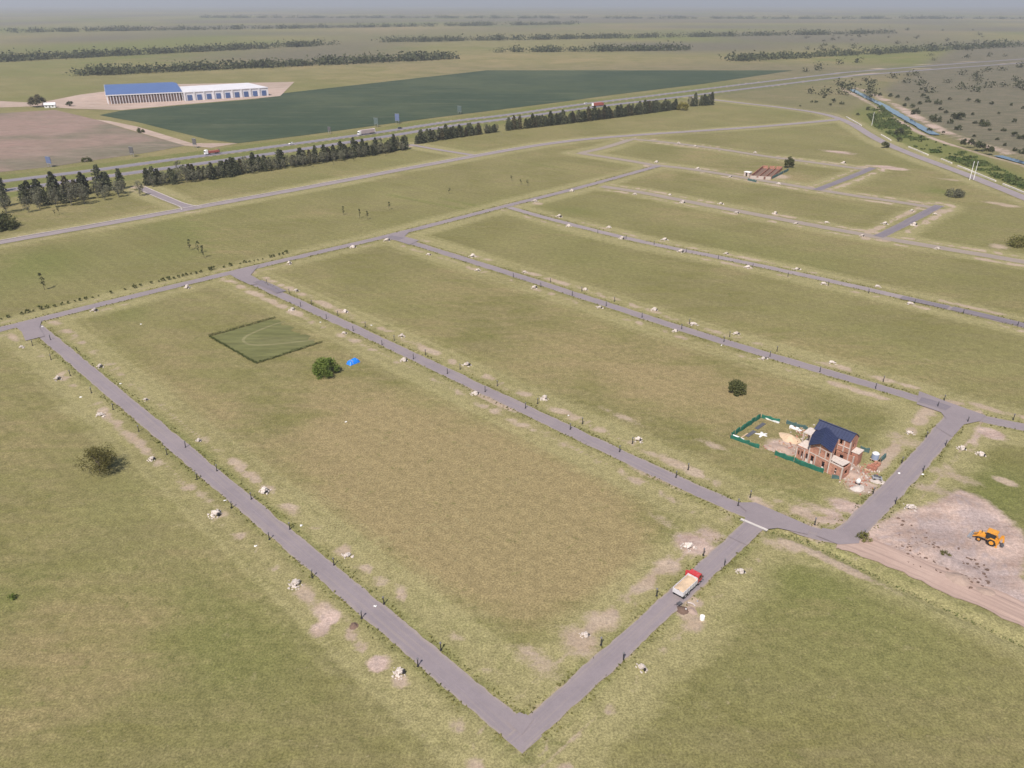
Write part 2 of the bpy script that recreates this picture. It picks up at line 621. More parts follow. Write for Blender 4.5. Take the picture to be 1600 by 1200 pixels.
M['conifer_brown'] = foliage_mat('conifer_brown', (0.065, 0.058, 0.034), (0.140, 0.120, 0.068), 0.25)
M['feathery'] = foliage_mat('feathery', (0.115, 0.116, 0.076), (0.235, 0.225, 0.155), 0.22)
M['bush'] = foliage_mat('bush', (0.075, 0.112, 0.024), (0.195, 0.235, 0.062), 0.12, 0.9)
M['bush_dark'] = foliage_mat('bush_dark', (0.064, 0.074, 0.030), (0.165, 0.165, 0.070), 0.2, 0.9)
M['olive_leaf'] = foliage_mat('olive_leaf', (0.085, 0.078, 0.026), (0.155, 0.138, 0.050), 0.15, 0.6)
M['yellow_leaf'] = foliage_mat('yellow_leaf', (0.14, 0.125, 0.03), (0.23, 0.20, 0.06), 0.15, 0.6)
M['scrub_leaf'] = foliage_mat('scrub_leaf', (0.046, 0.056, 0.026), (0.120, 0.122, 0.066), 0.3, 0.6)
M['reed'] = foliage_mat('reed', (0.070, 0.105, 0.032), (0.150, 0.165, 0.065), 0.1, 0.04)
M['hedge'] = foliage_mat('hedge', (0.050, 0.064, 0.022), (0.115, 0.125, 0.048), 0.2, 0.9)
M['weed'] = foliage_mat('weed', (0.115, 0.118, 0.034), (0.24, 0.212, 0.085), 0.1, 0.08)
M['sapling'] = foliage_mat('sapling', (0.055, 0.068, 0.03), (0.11, 0.115, 0.06), 0.2, 0.9)


def water_mat():
    m, N, L = new_mat('water')
    geo = N.new('ShaderNodeNewGeometry')
    n = noise_node(N, L, geo.outputs['Position'], 0.35, 3)
    principled(N, L, (0.055, 0.085, 0.135), 0.08, 0, bump(N, L, n, 0.08, 0.1), 0.5)
    return m


M['water'] = water_mat()

# ------------------------------------------------------------------ survey: roads
# block grid: s runs up the blocks, t across them
ROAD_W = 4.5


def P_(*pts):
    return [gp(*p) for p in pts]


S1, S2, S3, S4, S5 = 58.0, 134.0, 213.6, 293.4, 371.0
T_MAIN, T_F, T_G = -289.8, -55.6, -43.4

ROADS = {}   # name -> (polyline world, width, material key)


def stpl(*pts):
    return [st2w(*p) for p in pts]


c_low = gst(815, 1152)
ROADS['bare_tree_road'] = (stpl((S1, T_MAIN), (S1 + .3, -180), (S1 + .4, T_F - 8), (S1 + .4, -54.1)), 4.5, 'asphalt')
ROADS['blue_tarp_road'] = (stpl((S2, T_MAIN), (S2 + .6, -200), (S2 - .3, -120), (S2 - .6, T_F - 6)) + P_((1205, 808), (1262, 832), (1312, 841)), 4.4, 'asphalt')
ROADS['house_rear_road'] = (stpl((S3, T_MAIN), (S3 + .6, -200), (S3 - .6, -120)) + P_((1380, 607), (1440, 625), (1482, 640), (1520, 651), (1600, 668), (1760, 700)), 4.5, 'asphalt')
ROADS['second_rear_road'] = (P_((795, 324), (850, 340), (1000, 378), (1150, 407), (1330, 446), (1590, 506), (1800, 560)), 4.5, 'asphalt_pale')
ROADS['third_rear_road'] = (P_((940, 291), (1000, 300), (1070, 314), (1160, 331), (1270, 352), (1380, 372), (1480, 389), (1600, 409), (1800, 445)), 6.4, 'asphalt_far')
ROADS['ruin_road'] = (P_((1024, 258), (1080, 264), (1160, 277), (1240, 290), (1330, 305), (1400, 315), (1462, 325)), 6.4, 'asphalt_far')
ROADS['far_road'] = (P_((985, 217), (1040, 222), (1120, 232), (1200, 245), (1280, 255), (1362, 266)), 6.4, 'asphalt_far')
ROADS['link_road'] = (P_((908, 239), (945, 231), (985, 218)), 6.4, 'asphalt_far')
ROADS['short_link_road'] = (P_((903, 239), (950, 246), (1000, 254), (1030, 260)), 6.4, 'asphalt_far')
ROADS['shrub_row_road'] = (P_((-260, 579), (0, 515), (140, 480), (290, 443), (400, 417), (620, 366), (790, 322), (900, 295), (1030, 259)), 4.8, 'asphalt')
ROADS['dark_link_road'] = (P_((1372, 370), (1400, 357), (1432, 340), (1468, 321)), 5.0, 'asphalt_dark')
ROADS['dark_far_link_road'] = (P_((1276, 297), (1310, 284), (1336, 274), (1364, 262)), 5.0, 'asphalt_dark')
ROADS['dump_truck_road'] = (stpl((S1 - 1.75, -56.0), (78, -56.5), (104, -57.2), (128, -57.9), (S2 - 1, -58.0)), 4.1, 'asphalt')
ROADS['house_side_road'] = (P_((1316, 840), (1338, 824), (1360, 801), (1400, 760), (1450, 704), (1486, 660), (1496, 646)), 5.0, 'asphalt')
ROADS['avenue'] = (P_((-260, 428), (0, 379), (150, 353), (300, 326), (500, 290), (640, 263), (760, 241), (840, 227), (920, 217), (1000, 211), (1090, 205), (1180, 199), (1260, 192), (1312, 187)), 6.5, 'asphalt_pale')
ROADS['gate_road'] = (P_((222, 294), (262, 311), (302, 327)), 5.5, 'asphalt')
ROADS['second_gate_road'] = (P_((640, 226), (690, 235), (742, 243)), 5.0, 'asphalt_pale')
ROADS['perimeter_road'] = (P_((1080, 152), (1150, 160), (1230, 169), (1290, 178), (1330, 192), (1370, 218), (1420, 240), (1500, 269), (1560, 293), (1600, 309), (1760, 375)), 8.0, 'asphalt_pale')
ROADS['dirt_track'] = (P_((1312, 841), (1360, 856), (1420, 882), (1500, 917), (1600, 962), (1760, 1035)), 7.4, 'track')
HW = math.radians(45.6)
ROADS['highway_far_carriageway'] = (P_((-300, 321), (0, 284), (150, 266), (250, 252), (400, 233), (600, 206), (700, 190), (800, 179), (900, 164), (1000, 152), (1150, 133), (1400, 104), (2300, 45)), 9.5, 'highway')
ROADS['highway_near_carriageway'] = (P_((-300, 338), (0, 299), (200, 271), (400, 244), (620, 211), (700, 197), (800, 185), (920, 168), (1050, 153), (1180, 137), (1400, 110), (2300, 52)), 9.5, 'highway')
RDESC = {
    'bare_tree_road': 'grey asphalt road passing beside the bare brown tree',
    'blue_tarp_road': 'grey asphalt road passing the blue tarp pile and the round bush',
    'house_rear_road': 'grey asphalt road running behind the unfinished house',
}


def seg_dist(X, Y, poly):
    """distance and side of many points to a polyline"""
    best = np.full(X.shape, 1e9, dtype=np.float32)
    for (x0, y0), (x1, y1) in zip(poly[:-1], poly[1:]):
        dx, dy = x1 - x0, y1 - y0
        l2 = dx * dx + dy * dy + 1e-9
        t = np.clip(((X - x0) * dx + (Y - y0) * dy) / l2, 0, 1)
        best = np.minimum(best, np.hypot(X - x0 - t * dx, Y - y0 - t * dy))
    return best


def in_poly(X, Y, poly):
    r = np.zeros(X.shape, dtype=bool)
    n = len(poly)
    for i in range(n):
        x0, y0 = poly[i]
        x1, y1 = poly[(i + 1) % n]
        c = ((y0 > Y) != (y1 > Y)) & (X < (x1 - x0) * (Y - y0) / (y1 - y0 + 1e-12) + x0)
        r ^= c
    return r


def soft_poly(X, Y, poly, w):
    d = seg_dist(X, Y, poly + [poly[0]])
    ins = in_poly(X, Y, poly)
    sd = np.where(ins, d, -d)
    return np.clip(sd / w * 0.5 + 0.5, 0, 1)


_rs = np.random.RandomState(11)


def vnoise(X, Y, scale, seed=0):
    """cheap smooth value noise in 0..1"""
    r = np.random.RandomState(seed)
    tab = r.rand(256, 256).astype(np.float32)
    x = X / scale
    y = Y / scale
    xi = np.floor(x).astype(int)
    yi = np.floor(y).astype(int)
    fx = x - xi
    fy = y - yi
    fx = fx * fx * (3 - 2 * fx)
    fy = fy * fy * (3 - 2 * fy)
    a = tab[xi % 256, yi % 256]
    b = tab[(xi + 1) % 256, yi % 256]
    c = tab[xi % 256, (yi + 1) % 256]
    d = tab[(xi + 1) % 256, (yi + 1) % 256]
    return (a * (1 - fx) + b * fx) * (1 - fy) + (c * (1 - fx) + d * fx) * fy


def smooth_poly(poly, it=2):
    for _ in range(it):
        q = [poly[0]]
        for a, b in zip(poly[:-1], poly[1:]):
            q.append((a[0] * .75 + b[0] * .25, a[1] * .75 + b[1] * .25))
            q.append((a[0] * .25 + b[0] * .75, a[1] * .25 + b[1] * .75))
        q.append(poly[-1])
        poly = q
    return poly


# ------------------------------------------------------------------ ground sheet
STREAM = P_((1330, 138), (1362, 153), (1395, 171), (1432, 193), (1462, 208), (1500, 222), (1560, 240), (1620, 256), (1760, 300))
DITCH = P_((1205, 829), (1240, 838), (1290, 858), (1360, 893), (1440, 932), (1520, 969), (1610, 1012), (1720, 1065))
PAD = P_((1345, 845), (1372, 822), (1418, 800), (1468, 788), (1500, 768), (1535, 782), (1560, 802), (1592, 832), (1600, 860), (1592, 900), (1640, 960), (1720, 1010), (1600, 958), (1500, 915), (1430, 884))


def build_ground():
    def axis(lo, hi, step, lo2, hi2, grow):
        mid = list(np.arange(lo, hi + 1e-6, step))
        out = mid[:]
        x, d = mid[-1], step
        while x < hi2:
            d *= grow
            x += d
            out.append(min(x, hi2))
        x, d = mid[0], step
        while x > lo2:
            d *= grow
            x -= d
            out.insert(0, max(x, lo2))
        return np.array(out, dtype=np.float64)
    xs = axis(-250, 250, 1.1, -20000, 20000, 1.045)
    ys = axis(58, 360, 1.1, -6000, 20000, 1.0125)
    X, Y = np.meshgrid(xs, ys)
    sh = X.shape
    X = X.ravel()
    Y = Y.ravel()
    n = X.size
    Sg, Tg = (X + Y) / R2, (X - Y) / R2
    dirt = np.zeros(n)
    lush = np.full(n, 0.22)
    tan = np.full(n, 0.10)
    scrub = np.zeros(n)
    verge = np.zeros(n)
    Z = np.zeros(n)
    nz_a = vnoise(X, Y, 9, 1)
    nz_b = vnoise(X, Y, 3.2, 2)
    nz_c = vnoise(X, Y, 30, 3)
    nz_d = vnoise(X, Y, 70, 4)
    lush += (nz_c - 0.5) * 0.3 + (nz_d - 0.5) * 0.25
    tan += (vnoise(X, Y, 45, 5) - 0.5) * 0.35 + (vnoise(X, Y, 120, 6) - .5) * 0.25

    def blob(px, py, rs, rt, arr, val):
        s0, t0 = gst(px, py)
        d = ((Sg - s0) / rs) ** 2 + ((Tg - t0) / rt) ** 2
        arr += val * np.exp(-d * 1.2)
    # --- the blocks' drier and greener parts
    for b in ((760, 800, 26, 45, tan, .75), (640, 730, 22, 40, tan, .45), (880, 740, 24, 30, tan, .3), (820, 860, 22, 22, tan, .4), (540, 640, 20, 30, tan, .3),
              (40, 830, 14, 18, tan, .3), (120, 980, 14, 22, tan, .35), (30, 700, 22, 26, tan, .3), (250, 590, 14, 30, tan, .25), (330, 640, 12, 20, tan, .3),
              (700, 460, 22, 40, tan, .2), (950, 560, 25, 45, tan, .25), (1150, 620, 22, 20, tan, .2), (1350, 560, 22, 30, tan, .12), (1000, 600, 16, 30, tan, .2),
              (1250, 470, 24, 40, tan, -.1), (600, 310, 40, 60, tan, -.25), (250, 400, 30, 60, tan, -.2), (40, 420, 30, 40, tan, -.2),
              (1300, 1020, 22, 24, tan, .1), (1480, 1000, 14, 18, tan, -.2),
              (1330, 960, 20, 26, lush, .25), (1560, 760, 20, 14, lush, .5), (1250, 900, 10, 10, lush, .25), (1010, 830, 8, 8, lush, .6), (860, 960, 10, 14, lush, .15),
              (440, 780, 5, 26, lush, .45), (560, 860, 5, 22, lush, .5), (660, 950, 5, 22, lush, .5), (300, 680, 5, 26, lush, .3), (150, 560, 10, 22, lush, .3),
              (200, 490, 10, 16, lush, .35), (300, 930, 14, 16, lush, .3), (200, 760, 16, 16, lush, .25), (20, 930, 8, 8, lush, .3), (380, 1020, 14, 16, lush, .3),
              (960, 420, 16, 40, lush, .1), (900, 330, 10, 16, lush, .35), (1150, 370, 20, 40, lush, .15), (1300, 420, 20, 60, lush, .2), (60, 410, 30, 30, lush, .35),
              (300, 360, 20, 40, lush, .2), (1470, 300, 10, 14, lush, .6), (1220, 760, 8, 10, lush, .35), (1210, 695, 12, 20, lush, .1), (1400, 700, 14, 12, lush, .15)):
        blob(*b)
    # --- road verges: a green rim, then worn and trenched ground
    for name, (poly, w, mk) in ROADS.items():
        if name.startswith('highway'):
            d = seg_dist(X, Y, poly)
            lush += np.where(d < 22, 0.35, 0)
            tan -= np.where(d < 22, 0.2, 0)
            dirt = np.maximum(dirt, np.clip(1 - np.abs(d - w / 2 - .5) / 2.0, 0, 1) * 0.75)
            continue
        d = seg_dist(X, Y, poly) - w / 2
        strong = {'blue_tarp_road': 1.0, 'third_rear_road': 1.25, 'ruin_road': 1.2, 'far_road': 1.1, 'dark_link_road': 1.35, 'dark_far_link_road': 1.35,
                  'house_side_road': 1.0, 'dump_truck_road': 0.95, 'bare_tree_road': .85, 'house_rear_road': .85, 'second_rear_road': .8}.get(name, .5)
        rim = np.clip(1 - np.abs(d - 0.7) / 1.2, 0, 1)
        lush += rim * 0.4
        tan -= rim * 0.25
        verge = np.maximum(verge, np.clip(1 - np.abs(d - 4.5) / 9.0, 0, 1) * (.5 + .6 * nz_c))
        band = np.clip(1 - np.abs(d - 4.0) / 3.2, 0, 1)
        if name in ('bare_tree_road', 'blue_tarp_road', 'house_rear_road'):
            verge += np.clip(1 - np.abs(d - 8.4) / .8, 0, 1) * .45 + np.clip(1 - np.abs(d - 11.6) / .7, 0, 1) * .3
        tan += band * 0.15
        patch = np.clip((vnoise(Sg, Tg, 12, sum(map(ord, name)) % 97) * .45 + vnoise(X, Y, 2.6, 31) * .55 - 0.40) * 3.2, 0, 1)
        dirt = np.maximum(dirt, band * patch * 0.95 * strong)
        dirt = np.maximum(dirt, np.clip(1 - np.abs(d) / 0.7, 0, 1) * 0.42)
        dirt = np.maximum(dirt, np.clip(1 - np.abs(d - 3.6) / 0.9, 0, 1) * 0.55 * strong * np.clip(vnoise(X, Y, 25, sum(map(ord, name)) % 53) * 2 - .4, 0, 1))
        lush -= band * patch * 0.3
    # --- bare patches
    for px, py, rs, rt, v in ((1085, 850, 3.5, 5, .75), (1110, 835, 3, 4, .6), (1045, 885, 3, 3, .6), (1040, 815, 2, 6, .4), (905, 1000, 4, 5, .55), (940, 970, 3, 4, .5), (840, 1035, 3, 8, .45),
                              (515, 965, 1.6, 1.6, .95), (500, 985, 2, 2, .8), (590, 1038, 1.6, 2, .85), (1325, 735, 5, 4, .95), (1345, 760, 4, 4, .8), (1330, 795, 3, 6, .75), (1290, 800, 2.5, 8, .55),
                              (1225, 698, 4, 4, .8), (1550, 678, 3, 4, .8), (1490, 745, 3, 8, .55), (1455, 765, 3, 6, .55), (1570, 752, 1.5, 3, .8), (1390, 262, 6, 12, .85), (1310, 238, 8, 16, .5),
                              (1080, 940, 1.6, 2.2, .9), (1072, 958, 1.6, 2.0, .8), (1300, 878, 1.2, 12, .75), (1325, 885, 1, 10, .7), (1210, 850, 2, 5, .4), (1440, 560, 2, 6, .35), (1550, 640, 2, 12, .5),
                              (1210, 275, 9, 9, .8), (1420, 690, 4, 7, .5), (640, 228, 9, 6, .7), (215, 292, 5, 6, .7), (1470, 330, 8, 4, .55), (1480, 280, 5, 14, .4), (1570, 320, 5, 12, .5),
                              (90, 520, 1.5, 3, .5), (20, 527, 1.5, 6, .7), (390, 425, 3, 5, .5), (640, 375, 3, 6, .5), (1560, 385, 6, 6, .4), (420, 440, 2, 6, .45), (840, 318, 3, 4, .7),
                              (1180, 700, 2, 5, .3), (950, 700, 1.2, 14, .55), (860, 660, 1.2, 12, .7), (770, 625, 1.4, 10, .8), (1020, 745, 1.2, 10, .6), (970, 650, 2, 9, .45), (1100, 690, 2, 10, .45)):
        s0, t0 = gst(px, py)
        g = np.exp(-(((Sg - s0) / rs) ** 2 + ((Tg - t0) / rt) ** 2)) * v * 1.25
        dirt = np.maximum(dirt, g * (0.55 + 0.55 * nz_b + .35 * nz_a))
    pad = soft_poly(X, Y, PAD, 3.0)
    dirt = np.maximum(dirt, np.clip(pad * 1.25, 0, 1) * (0.75 + 0.45 * nz_a))
    # --- faint wheel lines in the big meadow
    for a, b in (((610, 305), (740, 330)), ((690, 310), (760, 325)), ((800, 250), (900, 268))):
        d = seg_dist(X, Y, P_(a, b))
        lush += np.clip(1 - d / 3.0, 0, 1) * 0.35
    # --- wheel tracks over the plots
    for a, b in (((1075, 730), (1170, 690)), ((1030, 800), (1095, 880)), ((930, 790), (1010, 840)), ((260, 660), (420, 600)), ((560, 860), (700, 820)), ((1240, 610), (1290, 650)), ((80, 640), (150, 660)), ((180, 900), (420, 900)),
                 ((1250, 960), (1420, 1010)), ((430, 470), (520, 560)), ((700, 500), (900, 560)), ((1000, 460), (1200, 500)), ((1400, 560), (1560, 620)), ((640, 640), (900, 760)), ((350, 560), (600, 690))):
        d = seg_dist(X, Y, smooth_poly(P_(a, ((a[0] + b[0]) / 2 + 12, (a[1] + b[1]) / 2 - 9), b)))
        verge += np.clip(1 - np.abs(d - .95) / .7, 0, 1) * .38 * np.clip(nz_c * 2.2 - .4, 0, 1)
    # --- ditch: wetter, darker growth
    d = seg_dist(X, Y, DITCH)
    lush += np.clip(1 - d / 3.5, 0, 1) * 0.9
    tan -= np.clip(1 - d / 3.5, 0, 1) * 0.6
    dirt *= np.clip((d - 0.6) / 1.2, 0, 1)
    Z -= 0.75 * np.exp(-(d / 1.0) ** 2)
    # --- pad relief: spoil mounds
    clear = np.clip((seg_dist(X, Y, ROADS['dirt_track'][0]) - 4.0) / 2.0, 0, 1)
    for px, py, r, h in ((1500, 905, 4.2, 0.9), (1475, 875, 3.5, .35), (1440, 850, 4, .3), (1510, 795, 6, .8), (1540, 930, 4, .5), (1390, 845, 4, .3), (1470, 780, 4, .45), (1560, 955, 5, .3)):
        x0, y0 = gp(px, py)
        Z += h * np.exp(-(((X - x0) ** 2 + (Y - y0) ** 2) / r ** 2)) * (0.6 + 0.8 * nz_b) * clear
    Z += pad * (nz_b - .5) * 0.25 * clear
    # --- beyond the perimeter road: wet strip, stream, scrub
    wet = soft_poly(X, Y, P_((1340, 172), (1375, 158), (1400, 185), (1445, 214), (1520, 240), (1600, 280), (1700, 320), (1700, 345), (1600, 300), (1500, 258), (1420, 228), (1360, 198)), 10)
    lush += wet * 0.9
    tan -= wet * 0.6
    bey = soft_poly(X, Y, P_((1372, 140), (1400, 160), (1450, 196), (1500, 216), (1560, 236), (1620, 252), (1800, 305), (3200, 500), (3200, 60), (2000, 40), (1500, 70)), 14)
    scrub = np.maximum(scrub, bey)
    scrub = np.maximum(scrub, 0.45 * soft_poly(X, Y, P_((1110, 150), (1300, 180), (1350, 170), (1380, 150), (1400, 120), (1150, 120)), 20))
    ds = seg_dist(X, Y, STREAM)
    Z -= 2.2 * np.clip(1.35 - ds / 9.0, 0, 1)
    dirt = np.maximum(dirt, np.clip(1 - np.abs(ds - 12) / 8.0, 0, 1) * (0.45 + .6 * nz_c))
    # far country: alternating fields by noise
    far = np.clip((np.hypot(X, Y) - 900) / 600, 0, 1)
    scrub = np.maximum(scrub, far * np.clip(vnoise(X, Y, 420, 8) * 2.2 - .7, 0, 1))
    lush += far * (vnoise(X, Y, 330, 9) - .4) * 1.2
    tan += far * (vnoise(X, Y, 510, 10) - .5) * 1.0
    pink = np.clip(pad * 1.6, 0, 1)
    for px, py, r in ((1330, 745, 9), (1225, 698, 6), (1310, 238, 18), (1390, 262, 14), (515, 970, 4), (590, 1038, 4), (1085, 848, 7), (1330, 800, 8), (1550, 680, 8)):
        x0, y0 = gp(px, py)
        pink = np.maximum(pink, np.exp(-((X - x0) ** 2 + (Y - y0) ** 2) / r ** 2))
    pink = np.maximum(pink, np.clip(1.5 - ds / 14, 0, 1))
    gravel = np.zeros(n)
    for px, py, r in ((1495, 880, 6), (1470, 830, 7), (1540, 900, 7), (1570, 940, 7), (1530, 815, 6)):
        x0, y0 = gp(px, py)
        gravel = np.maximum(gravel, .75 * np.exp(-((X - x0) ** 2 + (Y - y0) ** 2) / r ** 2))
    for arc in (((1360, 850), (1420, 838), (1490, 812), (1560, 830)), ((1400, 868), (1460, 840), (1520, 860), (1590, 900)), ((1430, 800), (1480, 850), (1540, 930), (1600, 955)), ((1500, 780), (1520, 830), (1500, 880), (1440, 880))):
        d = seg_dist(X, Y, smooth_poly(P_(*arc)))
        gravel = np.maximum(gravel, np.clip(1 - np.abs(d - 1.0) / .8, 0, 1) * .95)
    col2 = np.stack([np.clip(verge, 0, 1), pink, gravel, np.ones(n)], 1).astype(np.float32)
    col = np.stack([np.clip(dirt, 0, 1), np.clip(lush, 0, 1), np.clip(tan, 0, 1), np.clip(scrub, 0, 1)], 1).astype(np.float32)
    ny, nx = sh
    idx = np.arange(n).reshape(sh)
    F = np.stack([idx[:-1, :-1].ravel(), idx[:-1, 1:].ravel(), idx[1:, 1:].ravel(), idx[1:, :-1].ravel()], 1)
    me = mesh_np('ground', np.stack([X, Y, Z], 1), F, M['ground'], smooth=True)
    a = me.color_attributes.new('landuse', 'FLOAT_COLOR', 'POINT')
    a.data.foreach_set('color', col.ravel())
    a = me.color_attributes.new('landuse_b', 'FLOAT_COLOR', 'POINT')
    a.data.foreach_set('color', col2.ravel())
    o = link('ground', me)
    tag(o, 'dry patchy grassland of the empty building plots', None, None, 'structure')
    return o


build_ground()


# ------------------------------------------------------------------ roads
def resample(poly, step):
    out = [poly[0]]
    for (x0, y0), (x1, y1) in zip(poly[:-1], poly[1:]):
        l = math.hypot(x1 - x0, y1 - y0)
        k = max(1, int(l / step))
        for i in range(1, k + 1):
            out.append((x0 + (x1 - x0) * i / k, y0 + (y1 - y0) * i / k))
    return out


def strip(name, poly, w, z, mat, jit=0.12, off=0.0, step=2.0, thick=0.0, seed=1, ends=0.0):
    r = random.Random(seed)
    pts = resample(smooth_poly(poly), step)
    V, UV, F = [], [], []
    n = len(pts)
    run = 0.0
    cols = (-1, -0.5, 0, 0.5, 1)
    ja = jb = 0.0
    for i, p in enumerate(pts):
        a = pts[max(0, i - 1)]
        b = pts[min(n - 1, i + 1)]
        dx, dy = b[0] - a[0], b[1] - a[1]
        l = math.hypot(dx, dy) or 1
        nx, ny = -dy / l, dx / l
        if i:
            run += math.hypot(p[0] - pts[i - 1][0], p[1] - pts[i - 1][1])
        ja = ja * .6 + r.uniform(-jit, jit)
        jb = jb * .6 + r.uniform(-jit, jit)
        wid = w / 2
        for c in cols:
            h = c * wid + (ja if c == -1 else jb if c == 1 else 0) + off
            V.append((p[0] + nx * h, p[1] + ny * h, z))
            UV.append((run, c * .5 + .5))
    k = len(cols)
    for i in range(n - 1):
        for j in range(k - 1):
            F.append((i * k + j, i * k + j + 1, (i + 1) * k + j + 1, (i + 1) * k + j)[::-1])
    if thick:
        b0 = len(V)
        for i in range(n):
            for c in (0, k - 1):
                x, y, zz = V[i * k + c]
                V.append((x, y, zz - thick))
                UV.append(UV[i * k + c])
        for i in range(n - 1):
            F.append((i * k, (i + 1) * k, b0 + (i + 1) * 2, b0 + i * 2))
            F.append((i * k + k - 1, b0 + i * 2 + 1, b0 + (i + 1) * 2 + 1, (i + 1) * k + k - 1))
    me = mesh_np(name, V, F, mat)
    uvl = me.uv_layers.new(name='uv')
    li = np.empty(len(me.loops), dtype=np.int32)
    me.loops.foreach_get('vertex_index', li)
    uvl.data.foreach_set('uv', np.asarray(UV, dtype=np.float32)[li].ravel())
    return link(name, me)


zi = 0.03
for i, (name, (poly, w, mk)) in enumerate(ROADS.items()):
    z = 0.03 + 0.006 * i
    o = strip(name, poly, w, z, M[mk], seed=i + 3, step=1.0 if w < 8 else 6.0, jit=0.16 if mk != 'track' else 0.4)
    tag(o, RDESC.get(name), None, None, 'structure')

# corner fillets of the junctions
FILLETS = []


def fillet(px_pts, z, mat, name='road_junction'):
    FILLETS.append([gp(*p) for p in px_pts])
    V = [(*gp(*p), z) for p in px_pts]
    mb = MB()
    mb.add(V, [tuple(range(len(V)))])
    me = mb.mesh(name, mat)
    uvl = me.uv_layers.new(name='uv')
    for d in uvl.data:
        d.uv = (0, .5)
    if me.polygons[0].normal.z < 0:
        me.flip_normals()
    o = link(name, me)
    tag(o, None, None, None, 'structure')
    return o


fillet([(1150, 786), (1180, 786), (1222, 804), (1268, 824), (1262, 836), (1215, 826), (1196, 828), (1163, 814), (1166, 800)], 0.20, M['asphalt'])
fillet([(1285, 826), (1310, 830), (1322, 826), (1352, 801), (1378, 806), (1345, 836), (1342, 850), (1310, 852), (1275, 838)], 0.21, M['asphalt'])
fillet([(1436, 612), (1478, 628), (1540, 650), (1530, 659), (1506, 664), (1488, 684), (1462, 668), (1478, 655), (1470, 645), (1432, 632)], 0.205, M['asphalt'])
fillet([(792, 1128), (802, 1119), (812, 1114), (822, 1117), (834, 1125), (815, 1150)], 0.184, M['asphalt'])
fillet([(22, 509), (66, 500), (62, 512), (70, 526), (40, 533), (34, 519)], 0.185, M['asphalt'])
fillet([(355, 427), (405, 415), (392, 430), (412, 442), (392, 446), (372, 437)], 0.186, M['asphalt'])
fillet([(596, 372), (645, 358), (632, 370), (655, 376), (640, 383), (618, 376)], 0.187, M['asphalt'])

# fresh asphalt patches
def patch(poly, w, mk, z, label):
    o = strip('asphalt_patch', poly, w, z, M[mk], seed=9, step=1.5, jit=.05)
    return tag(o, label, None, None, 'structure')


patch(P_((1408, 465), (1440, 472), (1482, 481)), 4.3, 'asphalt_dark', 0.212, None)
patch(P_((1487, 482), (1540, 494), (1610, 511), (1700, 534)), 4.3, 'asphalt_dark', 0.214, None)
patch(P_((402, 440), (422, 448), (440, 457)), 4.1, 'asphalt_dark', 0.216, None)
patch(P_((607, 370), (618, 372), (628, 374)), 5.0, 'asphalt_dark', 0.218, None)
patch(P_((1437, 625), (1462, 632), (1482, 639)), 4.2, 'asphalt_dark', 0.220, None)
patch(P_((1152, 846), (1168, 831), (1178, 821)), 4.3, 'asphalt', 0.222, None)
# concrete gutter laid across the truck road, and pale kerbs of the avenue
o = strip('concrete_gutter', P_((1157, 812), (1178, 821), (1199, 830)), 0.75, 0.236, M['concrete'], jit=.02, thick=.2)
tag(o, 'pale concrete gutter laid across the truck road at its junction', 'gutter', None, 'structure')
av = ROADS['avenue'][0]
o = strip('kerb', av, 0.9, 0.27, M['kerb'], jit=.05, off=3.9, step=4, thick=.26)
tag(o, 'pale concrete kerb along the highway side of the avenue', None, None, 'structure')
o = strip('kerb', P_((226, 292), (266, 309), (292, 320), (316, 323)), 0.7, 0.272, M['kerb'], jit=.05, off=0, step=3, thick=.26)
tag(o, None, None, None, 'structure')
o = strip('kerb', P_((222, 299), (255, 313), (284, 324), (284, 329)), 0.7, 0.274, M['kerb'], jit=.05, off=0, step=3, thick=.26)
tag(o, None, None, None, 'structure')


# ------------------------------------------------------------------ fields, stream
def field(name, px, z, mat, label):
    poly = [gp(*p) for p in px]
    mb = MB()
    mb.add([(x, y, z) for x, y in poly], [tuple(range(len(poly)))])
    me = mb.mesh(name, mat)
    if me.polygons[0].normal.z < 0:
        me.flip_normals()
    return tag(link(name, me), label, None, None, 'structure')


field('ploughed_field', [(-300, 180), (0, 177), (85, 172), (104, 176), (150, 187), (200, 203), (250, 217), (292, 227), (235, 238), (150, 250), (80, 261), (0, 269), (-300, 305)], 0.10, M['ploughed'],
      'reddish brown ploughed field beside the highway')
field('crop_field', [(155, 180), (190, 173), (290, 164), (400, 155), (440, 146), (760, 110), (1240, 110), (1100, 131), (960, 148), (880, 159), (760, 174), (640, 189), (480, 211), (372, 224), (325, 218), (280, 207), (215, 191)], 0.11, M['crop'],
      'dark green crop field beyond the highway')
field('bare_yard', [(-300, 150), (0, 158), (60, 161), (125, 148), (250, 132), (460, 128), (438, 150), (400, 154), (290, 163), (190, 172), (115, 170), (60, 166), (0, 168), (-300, 166)], 0.12, M['bare'],
      'bare pinkish ground around the warehouses')
field('field_path', [(150, 187), (170, 189), (215, 198), (300, 224), (372, 224), (330, 231), (290, 228), (200, 202)], 0.13, M['bare'], 'pale dirt path between the brown and green fields')
o = strip('stream', STREAM[:5], 8, -1.1, M['water'], jit=1.0, step=6)
tag(o, 'narrow blue stream in the far corner behind the perimeter road', None, None, 'structure')
o = strip('stream', STREAM[6:], 7, -1.35, M['water'], jit=.8, step=6)
tag(o, None, None, None, 'structure')

